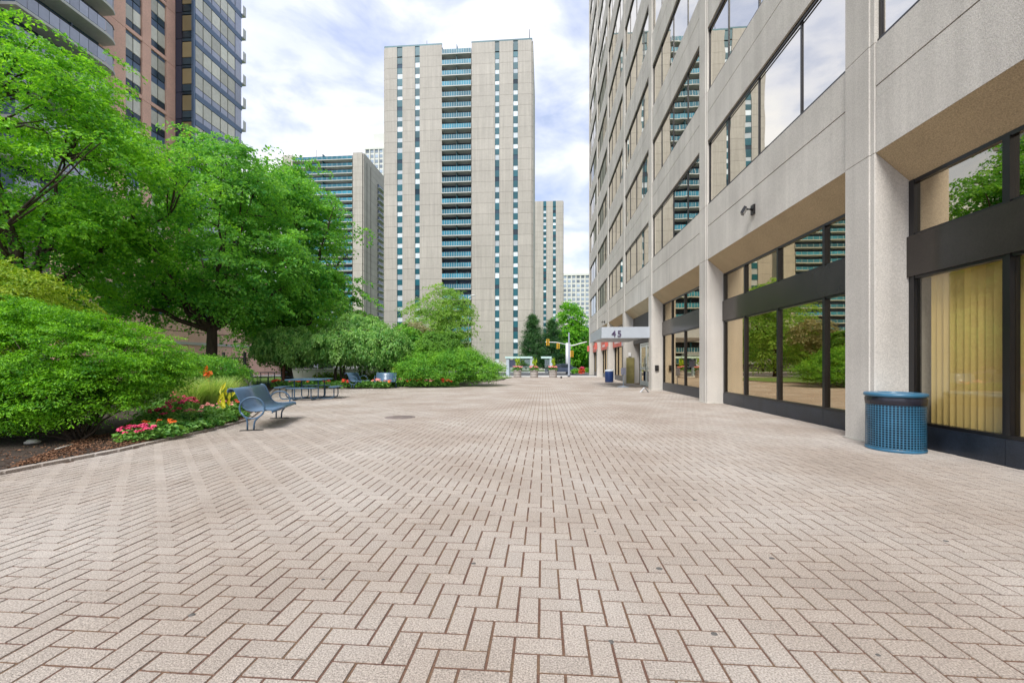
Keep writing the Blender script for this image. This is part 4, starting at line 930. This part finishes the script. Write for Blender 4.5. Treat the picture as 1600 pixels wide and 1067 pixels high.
# canna with orange flower, yellow leafed plant
c = at(323, 600, 11.6); c.z = .035; t = thing('canna_plant', 'tall canna with one bright orange flower above the ornamental grass', 'flower', c)
zt_ = at(323, 586, 11.6).z; MB().tube([(c.x, c.y, .03), (c.x + .02, c.y, zt_)], .012, 6).build('stem', 'leaf_bed', t)
rng = np.random.RandomState(5); P_ = np.array([c.x, c.y, zt_ + .05]) + rng.normal(0, .05, (40, 3)) * np.array([1, 1, 1.4]); quads_obj('flower', leaf_quads(P_, unit(rng.normal(size=(40, 3))), rng.normal(size=(40, 3)), np.full(40, .11), np.full(40, .08)), 'petal_orange', t)
P_ = np.stack([c.x + rng.normal(0, .03, 8), c.y + rng.normal(0, .03, 8), np.linspace(.2, zt_ - .25, 8)], 1); quads_obj('leaf', leaf_quads(P_, unit(rng.normal(size=(8, 3))), rng.normal(size=(8, 3)) + np.array([0, 0, 1]), np.full(8, .4), np.full(8, .14)), 'leaf_bed', t)
c = at(350, 620, 10.6); c.z = .035; t = thing('yellow_leaf_plant', 'plant with upright bright yellow leaves left of the near bench', 'plant', c)
P_ = np.stack([c.x + rng.normal(0, .10, 14), c.y + rng.normal(0, .08, 14), .3 + rng.rand(14) * .5], 1); quads_obj('leaf', leaf_quads(P_, unit(np.array([.3, -1, .2]) + rng.normal(0, .3, (14, 3))), np.array([0, 0, 1.]) + rng.normal(0, .35, (14, 3)), np.full(14, .26), np.full(14, .08)), 'leaf_yellow', t)
# mulch chips and stones
rng = np.random.RandomState(8); n = 9000
u = rng.rand(n); k = np.clip((u * 6).astype(int), 0, 5); f = u * 6 - k; pts_ = [near + (edge[0] - near) * .6] + edge[:6]; A_ = np.array([[p.x, p.y] for p in pts_]); E = A_[k] + (A_[k + 1] - A_[k]) * f[:, None]
off2 = rng.rand(n, 1) ** 1.2 * 2.6 + .10; E = E + np.array([-.55, .83]) * off2
Pm = np.c_[E, .045 + rng.rand(n) * .02]; l = .018 + .035 * rng.rand(n); V = leaf_quads(Pm, unit(np.array([0, 0, 1.]) + rng.normal(0, .35, (n, 3))), rng.normal(size=(n, 3)) * np.array([1, 1, .1]), l, l * .55)
o = quads_obj('mulch_chips', V, 'chip'); tag(o, kind='stuff')
def stone(label, p, s, seed):
    rg = np.random.RandomState(seed); pr = MB().lathe([(0, 0), (s, s * .1), (s * 1.05, s * .4), (s * .6, s * .75), (0, s * .8)], (0, 0, 0), 9, 1.2, .9); pr.v = [(x + rg.normal(0, s * .06), y + rg.normal(0, s * .06), z) for x, y, z in pr.v]
    tag(pr.build('stone', 'stone_pale', None, Matrix.Translation(p)), label, 'stone')
q = gp(50, 693, .035); stone('pale stone lying on the mulch under the foreground bush', q, .09, 1)
tag(MB().tube([gp(86, 702, .06), gp(100, 698, .07), gp(114, 694, .06)], [.010, .012, .007], 6).build('fallen_stick', 'stone_pale'), 'pale fallen stick on the mulch under the foreground bush', 'stick')
# ================================================================== FURNITURE
def bench(label, loc, rz, L_=1.75):
    t = thing('bench', label, 'bench', loc, rz, 'blue metal benches'); I4 = Matrix.Identity(4)
    prof = [(-.44, .765), (-.45, .80), (-.43, .835), (-.39, .85), (-.345, .835), (-.31, .79), (-.27, .70), (-.22, .58), (-.17, .47), (-.11, .415), (-.03, .39), (.08, .385), (.20, .395), (.29, .405), (.345, .395), (.365, .365), (.355, .34)]
    b = MB(); hl = L_ / 2; th = .012
    for side in (1,):
        n = len(b.v); ins = []
        for i, p in enumerate(prof):
            a = prof[max(0, i - 1)]; c = prof[min(len(prof) - 1, i + 1)]; dx, dz = c[0] - a[0], c[1] - a[1]; L2 = math.hypot(dx, dz); ins.append((p[0] + dz / L2 * th, p[1] - dx / L2 * th))
        ring = prof + ins[::-1]; k = len(ring)
        for y in (-hl, hl):
            for p in ring: b.v.append((p[0], y, p[1]))
        for i in range(k): j = (i + 1) % k; b.f.append((n + i, n + j, n + k + j, n + k + i)); b.sm.append(i not in (len(prof) - 1, k - 1))
        m_ = len(prof)
        for i in range(m_ - 1):
            for o_, fl in ((0, 0), (k, 1)):
                f4 = (n + o_ + i, n + o_ + i + 1, n + o_ + k - 2 - i, n + o_ + k - 1 - i); b.f.append(f4 if fl else f4[::-1]); b.sm.append(False)
    b.build('seat', 'blue_coat', t, local=I4)
    for y in (-hl + .0, hl - .0):
        MB().tube([(p[0], y, p[1]) for p in prof], .016, 6).build('edge_tube', 'blue_tube', t, local=I4)
        y2 = y * 1.0 + (.03 if y > 0 else -.03)
        MB().tube([(.0 + .225 * math.cos(a), y2, .455 + .215 * math.sin(a)) for a in np.linspace(0, 2 * math.pi, 29)[:-1]], .0165, 8, closed=True).build('arm_ring', 'blue_tube', t, local=I4)
        MB().tube([(-.20, y2, .37), (-.15, y2, .30), (-.10, y2, .24), (-.085, y2, .16), (-.085, y2, 0.02)], .017, 8).build('leg', 'blue_tube', t, local=I4)
        MB().tube([(.22, y2, .41), (.19, y2, .33), (.10, y2, .25), (.05, y2, .19), (.035, y2, .12), (.03, y2, 0.02)], .017, 8).build('leg', 'blue_tube', t, local=I4)
        MB().box(-.22, .20, y2 - .03, y2 + .03, .001, .014).build('foot_plate', 'iron', t, local=I4)
    MB().tube([(.05, -hl, .37), (.05, hl, .37)], .016, 8).build('cross_tube', 'blue_tube', t, local=I4)
    return t
n_ = gp(394, 672.5); f_ = gp(437.5, 653.5); d_ = f_ - n_; bench('near blue metal bench with ring arms beside the flower bed', (n_ + f_) / 2, math.atan2(-d_.x, d_.y), d_.length - .06)
q = gp(601, 606.5); bench('blue bench facing the plaza beside the lime ball shrub', (q.x, q.y + .15, 0), R(-78), 1.05)
q = gp(555, 607); bench('blue bench seen end on beyond the picnic table', (q.x, q.y + .4, 0), R(4), 1.5)
def picnic(label, loc, rz):
    t = thing('picnic_table', label, 'picnic table', loc, rz, 'blue metal picnic tables'); I4 = Matrix.Identity(4)
    def rr(w_, h_, r, n=5): return [(sx * (w_ - r) + r * math.cos(a), sy * (h_ - r) + r * math.sin(a)) for sx, sy, a0 in ((1, 1, 0), (-1, 1, 90), (-1, -1, 180), (1, -1, 270)) for a in np.radians(np.linspace(a0, a0 + 90, n))]
    MB().prism(rr(.70, .70, .12), .725, .765).build('table_top', 'blue_coat', t, local=I4)
    for sx in (-1, 1):
        for sy in (-1, 1): MB().tube([(sx * .42, sy * .42, .72), (sx * .42, sy * .42, .10), (sx * .38, sy * .38, .03), (sx * .30, sy * .3, .02), (0, 0, .02)], .022, 8).build('leg', 'blue_tube', t, local=I4)
    for k in range(4):
        M4 = Matrix.Rotation(R(90 * k), 4, 'Z')
        s_ = MB().prism([(p[0] + .96, p[1]) for p in rr(.17, .52, .10)], .44, .475).build('seat', 'blue_coat', t, local=M4)
        for sy in (-1, 1): MB().tube([(.96, sy * .32, .44), (.96, sy * .32, .12), (.92, sy * .32, .05), (.84, sy * .32, .02), (.42, sy * .32, .02), (.42, sy * .32, .05)], .02, 8).build('seat_leg', 'blue_tube', t, local=M4)
    return t
c = at(484, 600, 16.2); picnic('blue metal picnic table with attached seats beyond the near bench', (c.x, c.y, 0), R(14))
c = at(424, 600, 26.5); picnic('second blue picnic table half hidden behind the retaining wall', (c.x, c.y, .05), R(5))
# retaining wall, board fence, iron fence
Yw = 33.0; a = at(392, 580, 30.0); b = at(640, 580, 36)
t = thing('retaining_wall', 'low grey concrete retaining wall behind the weeping trees', 'wall', ((a.x + b.x) / 2, Yw, 0)); n = 8
for i in range(n): pbox('wall_block', 'light_concrete', t, a.x + (b.x - a.x) * i / n + .01, a.x + (b.x - a.x) * (i + 1) / n - .01, Yw, Yw + .25, 0, .84)
pbox('coping', 'light_concrete', t, a.x - .05, b.x + .05, Yw - .05, Yw + .30, .841, .92)
t = thing('iron_fence', 'black iron railing standing behind the retaining wall', 'fence', ((a.x + b.x) / 2, Yw + .6, 0)); n = int((b.x - a.x) / .14)
bars = [(a.x + .14 * i - .011, a.x + .14 * i + .011, Yw + .49, Yw + .51, 0, 1.62) for i in range(n)]
split_parts(bars, 290, 'bar', 'iron', t)
for i in range(0, n, 18): pbox('post', 'iron', t, a.x + .14 * i - .05, a.x + .14 * i + .05, Yw + .42, Yw + .52, 0, 1.9)
for z in (.95, 1.6): pbox('rail', 'iron', t, a.x, b.x, Yw + .47, Yw + .488, z, z + .04)
a = at(371, 580, 23.5); b = at(391, 580, 23.5); t = thing('board_fence', 'short grey wooden board fence left of the second picnic table', 'fence', ((a.x + b.x) / 2 - 1, a.y, 0)); x_ = a.x - 2.2
while x_ < b.x - .1: pbox('board', 'wood_grey', t, x_, x_ + .125, a.y, a.y + .03, .03, 1.02); x_ += .135
pbox('rail', 'wood_grey', t, a.x - 2.2, b.x, a.y - .04, a.y - .001, .62, .72); pbox('cap', 'wood_grey', t, a.x - 2.2, b.x, a.y - .06, a.y + .09, 1.021, 1.06)
pbox('end_post', 'slab_white', t, b.x + .01, b.x + .13, a.y - .03, a.y + .09, .03, .98)
# railing and vine in front of podium
a = at(300, 560, 30); b = at(398, 560, 30); t = thing('vine_fence', 'dark iron fence with climbing vine in front of the brick podium', 'fence', ((a.x + b.x) / 2, a.y, 0)); n = int((b.x - a.x) / .16)
for i in range(n): pbox('bar', 'iron', t, a.x + .16 * i - .012, a.x + .16 * i + .012, a.y, a.y + .024, 0, 1.75)
for xx in (353, 388): q = at(xx, 560, 30); pbox('post', 'iron', t, q.x - .09, q.x + .09, a.y - .09, a.y - .001, 0, 2.15)
for z in (1.1, 1.72): pbox('rail', 'iron', t, a.x, b.x, a.y - .03, a.y - .001, z, z + .05)
rng = np.random.RandomState(77); n = 700; P_ = np.stack([rng.uniform(a.x, b.x, n), a.y + rng.normal(0, .1, n), 1.5 + rng.normal(0, .35, n)], 1); l = .1 + .12 * rng.rand(n)
quads_obj('vine', leaf_quads(P_, unit(rng.normal(size=(n, 3))), rng.normal(size=(n, 3)), l, l * .6), 'leaf_dark', t)
q = at(318, 560, 24); t = thing('utility_box', 'dark grey utility cabinet beside the middle maple trunk', 'cabinet', (q.x, q.y, 0)); pbox('cabinet', 'car_blue', t, q.x - .25, q.x + .2, q.y, q.y + .4, .03, 1.85); pbox('notice', 'sign_white', t, q.x - .02, q.x + .1, q.y - .012, q.y - .001, 1.25, 1.45); pbox('door', 'car_blue', t, q.x - .22, q.x + .17, q.y - .02, q.y - .013, .1, 1.15)
# ================================================================== STREET
def planter(label, x, y, seed):
    c = gp(x, y); c.z = 0; t = thing('planter', label, 'planter', c, 0, 'round concrete planters at the plaza end')
    MB().lathe([(0, 0), (.36, 0), (.38, .05), (.38, .22), (.36, .24), (.38, .26), (.39, .46), (.37, .48), (.39, .50), (.40, .74), (.33, .76), (.32, .68), (0, .66)], seg=20).build('pot', 'planter', t, local=Matrix.Identity(4))
    plant('planter_flowers', 'salmon flowers and tall leaves growing in the ' + label, 'flowers', (c.x, c.y, .66), .48, .42, 'leaf_bed', 'petal_salmon', seed, None, 260, 110, .14, .11)
    rg = np.random.RandomState(seed); P_ = np.stack([c.x + rg.normal(0, .10, 14), c.y + rg.normal(0, .1, 14), 1.2 + rg.rand(14) * .55], 1)
    tag(quads_obj('spike_leaves', leaf_quads(P_, unit(np.array([0, -1, .2]) + rg.normal(0, .5, (14, 3))), np.array([0, 0, 1.]) + rg.normal(0, .4, (14, 3)), np.full(14, .62), np.full(14, .13)), 'leaf_lime'), 'tall lime green leaves rising from the ' + label, 'plant')
planter('left planter in front of the bus shelter', 808.5, 589.5, 501); planter('middle planter between the bus shelters', 834.5, 589.5, 502); planter('right planter nearest the grey pole', 864, 589.5, 503)
def shelter(label, xl, xr, ytop, d, full=True):
    a = at(xl, 580, d); b = at(xr, 580, d); zt = at(xl, ytop, d).z; y = a.y; t = thing('bus_shelter', label, 'bus shelter', ((a.x + b.x) / 2, y + .7, 0), 0, 'bus shelters by the road'); pbox('roof', 'shelter_roof', t, a.x - .12, b.x + .12, y - .15, y + 1.6, zt - .2, zt)
    for (x, yy) in ((a.x, y), (b.x, y), (a.x, y + 1.45), (b.x, y + 1.45)):
        if full or x == b.x: pbox('post', 'shelter_metal', t, x - .09 if x == b.x else x, x + .22 if x == b.x else x + .3, yy - .05, yy + .06, 0, zt - .2)
    pbox('pane', 'shelter_glass', t, a.x + .3, b.x - .1, y + 1.46, y + 1.48, .3, zt - .3); pbox('rail', 'shelter_metal', t, a.x + .3, b.x - .1, y + 1.40, y + 1.459, .95, 1.05)
    pbox('bench_seat', 'wood_grey', t, a.x + .9, b.x - .3, y + 1.0, y + 1.35, .45, .5)
    if full: pbox('poster_panel', 'bay_dark', t, a.x + .35, a.x + 1.0, y + .02, y + .08, .95, 1.75); pbox('end_pane', 'shelter_glass', t, a.x + .12, a.x + .14, y + .07, y + 1.35, .2, zt - .25)
shelter('larger bus shelter with teal roof left of the conifers', 791, 830, 557, 45.5); shelter('smaller bus shelter with teal roof beside the right planter', 847, 860, 557, 46.5, False)
q = gp(889, 588.8); t = thing('street_pole', 'grey street pole with pale side arm at the plaza end', 'pole', (q.x, q.y, 0)); zt_ = at(889, 520, q.y).z
MB().tube([(0, 0, 0), (0, 0, .3), (0, 0, .32), (0, 0, zt_)], [.14, .14, .10, .07], 10).build('shaft', 'pole_grey', t, local=Matrix.Identity(4)); MB().tube([(0, 0, 3.15), (.5, 0, 3.2), (1.1, 0, 3.38), (1.8, 0, 3.55)], .055, 8).build('arm', 'pole_white', t, local=Matrix.Identity(4))
q = at(887.5, 580, 60); t = thing('signal_pole', 'thick white traffic signal pole with mast arm across the road', 'traffic signal pole', (q.x, q.y, 0)); zt_ = at(887, 536, 60).z
MB().tube([(0, 0, -.13), (0, 0, zt_)], .33, 14).build('shaft', 'pole_white', t, local=Matrix.Identity(4)); e_ = at(852, 532, 60) - q; MB().tube([(-.3, 0, zt_ - .2), (e_.x * .5, 0, zt_ + .1), (e_.x, 0, zt_ + .15)], .06, 8).build('mast_arm', 'pole_white', t, local=Matrix.Identity(4))
def signal(label, x, y0_, y1_, d, w=4.5):
    a = at(x, y1_, d); b = at(x, y0_, d); hw = w * d / F / 2; t = thing('traffic_signal', label, 'traffic signal', (a.x, a.y, a.z), 0, 'yellow traffic signals'); h = b.z - a.z
    pbox('housing', 'signal_yellow', t, a.x - hw, a.x + hw, a.y - .1, a.y + .12, a.z, b.z)
    for i in range(3): MB().lathe([(0, 0), (h * .11, 0), (h * .12, .07), (h * .10, .07)], seg=12).build('lens', 'signal_lens', t, Matrix.Translation((a.x, a.y - .101, a.z + h * (i + .5) / 3)) @ Matrix.Rotation(R(90), 4, 'X'))
signal('left traffic signal hanging at the end of the mast arm', 856, 530, 540, 59.6); signal('middle traffic signal on the mast arm before the right conifer', 872, 536, 545, 59.6, 4.2); signal('right traffic signal mounted low beside the white pole', 893.5, 548, 558, 59.3, 4.5)
q = at(732, 580, 49); t = thing('street_lamp', 'slim pale street lamp right of the locust tree', 'street lamp', (q.x, q.y, 0)); zt_ = at(732, 468, 49).z
MB().tube([(0, 0, 0), (0, 0, zt_), (.05, 0, zt_ + .3), (.4, 0, zt_ + .5)], [.09, .06, .05, .04], 8).build('shaft', 'pole_white', t, local=Matrix.Identity(4)); MB().lathe([(0, .05), (.14, 0), (.28, -.05), (.1, -.12), (0, -.13)], (.55, 0, zt_ + .5), 12, 1.5, .6).build('lamp_head', 'pole_white', t, local=Matrix.Identity(4))
q = gp(877, 590.8); tag(MB().lathe([(.0, 0), (.09, 0), (.09, .12), (.05, .18), (0, .19)], seg=10).build('drain_post', 'iron', None, Matrix.Translation((q.x, q.y, 0))), 'tiny dark stub post on the paving before the street pole', 'post')
# sandwich of kerbside red flowers by the building corner
c = at(909, 585, 52); plant('red_flower_shrub', 'round clump of red flowers on the kerb left of the office building corner', 'flower', (c.x, c.y, 0.0), .42, .95, 'petal_red', 'petal_pink', 640, None, 260, 60, .16, .14)
for i, (x, d) in enumerate(((900, 56), (916, 60), (896, 66))):
    c = at(x, 585, d); plant('street_shrub', 'small green roadside shrub by the office building corner', 'shrub', (c.x, c.y, 0), .7, .8, 'leaf_juniper', None, 650 + i, 'roadside shrubs by the office corner', 300, ls=.25)
def car(label, loc, rz, paint, van=False):
    t = thing('parked_car', label, 'car', loc, rz, 'cars on the road'); I4 = Matrix.Identity(4); hw = .88
    roof = 1.95 if van else 1.45
    if van: side = [(-2.4, .3), (2.4, .3), (2.45, .8), (2.3, 1.1), (1.7, 1.25), (1.3, 1.85), (-2.2, 1.92), (-2.4, 1.7)]; gl = [(1.55, 1.25), (1.22, 1.72), (-2.1, 1.75), (-2.2, 1.25)]
    else: side = [(-2.2, .32), (2.2, .30), (2.28, .55), (2.15, .78), (1.15, .93), (.55, 1.36), (-.1, 1.45), (-1.0, 1.42), (-1.65, 1.02), (-2.15, .95), (-2.28, .6)]; gl = [(1.0, .95), (.5, 1.30), (-.1, 1.38), (-.95, 1.35), (-1.5, 1.02)]
    body = MB(); n = len(side)
    for y, s_ in ((-hw, 1), (hw, 1)):
        for (x, z) in side: k = hw - .14 * max(0, (z - .9) / .55); body.v.append((x, math.copysign(k, y), z))
    body.f.append(tuple(range(n))); body.f.append(tuple(range(2 * n - 1, n - 1, -1))); body.sm += [False, False]
    for i in range(n): j = (i + 1) % n; body.f.append((i, n + i, n + j, j)); body.sm.append(False)
    body.build('body', paint, t, local=I4)
    for s_ in (-1, 1):
        p_ = [(x, s_ * (hw + .004 - .14 * max(0, (z - .9) / .55)), z) for x, z in gl]; MB().quad(p_ if s_ < 0 else p_[::-1]).build('side_window', 'car_glass', t, local=I4)
        for x in (-1.4, 1.4):
            w_ = MB().lathe([(.2, -.11), (.32, -.10), (.33, 0), (.32, .10), (.2, .11)], seg=18); M4 = Matrix.Translation((x, s_ * (hw - .08), .20)) @ Matrix.Rotation(R(90), 4, 'X'); wo_ = w_.build('wheel', 'tyre', t, local=M4); MB().lathe([(0, .09), (.2, .09), (.2, -.09), (0, -.09)], seg=14).build('rim', 'rim', wo_, local=I4)
    for x, z0, x1, z1 in ((1.13, .96, .58, 1.34), (-1.62, 1.05, -1.05, 1.38)) if not van else ((1.68, 1.28, 1.33, 1.8),):
        k0, k1 = hw - .10, hw - .22; o_ = .02 if x > 0 else -.02; MB().quad([(x + o_, -k0, z0 + .01), (x + o_, k0, z0 + .01), (x1 + o_, k1, z1 + .01), (x1 + o_, -k1, z1 + .01)]).build('windscreen', 'car_glass', t, local=I4)
    for s_ in (-1, 1): MB().box(2.2, 2.29, s_ * .6 - .16, s_ * .6 + .16, .58, .72).build('headlight', 'sign_white', t, local=I4); MB().box(-2.28, -2.2, s_ * .65 - .12, s_ * .65 + .12, .7, .85).build('tail_light', 'sign_red', t, local=I4)
    return t
c = at(486, 580, 54); car('silver car seen through the fence behind the leftmost weeping trees', (c.x, c.y, -.13), 0, 'car_silver')
c = at(882, 580, 60.5); car('dark blue car on the road left of the white signal pole', (c.x - .6, 59.0, -.13), R(180), 'car_blue')
c = at(552, 580, 56); car('white van seen between the stems of the weeping trees', (c.x, c.y, -.13), 0, 'pole_white', True)
c = at(868, 580, 78); t = thing('street_sign_wall', 'low pale garden wall beyond the road behind the conifers', 'wall', (c.x, 95, 0))
for i in range(14): pbox('wall_block', 'light_concrete', t, -14 + i * 2.6, -14 + i * 2.6 + 2.56, 88, 88.3, 0, 1.6)

ordinals()
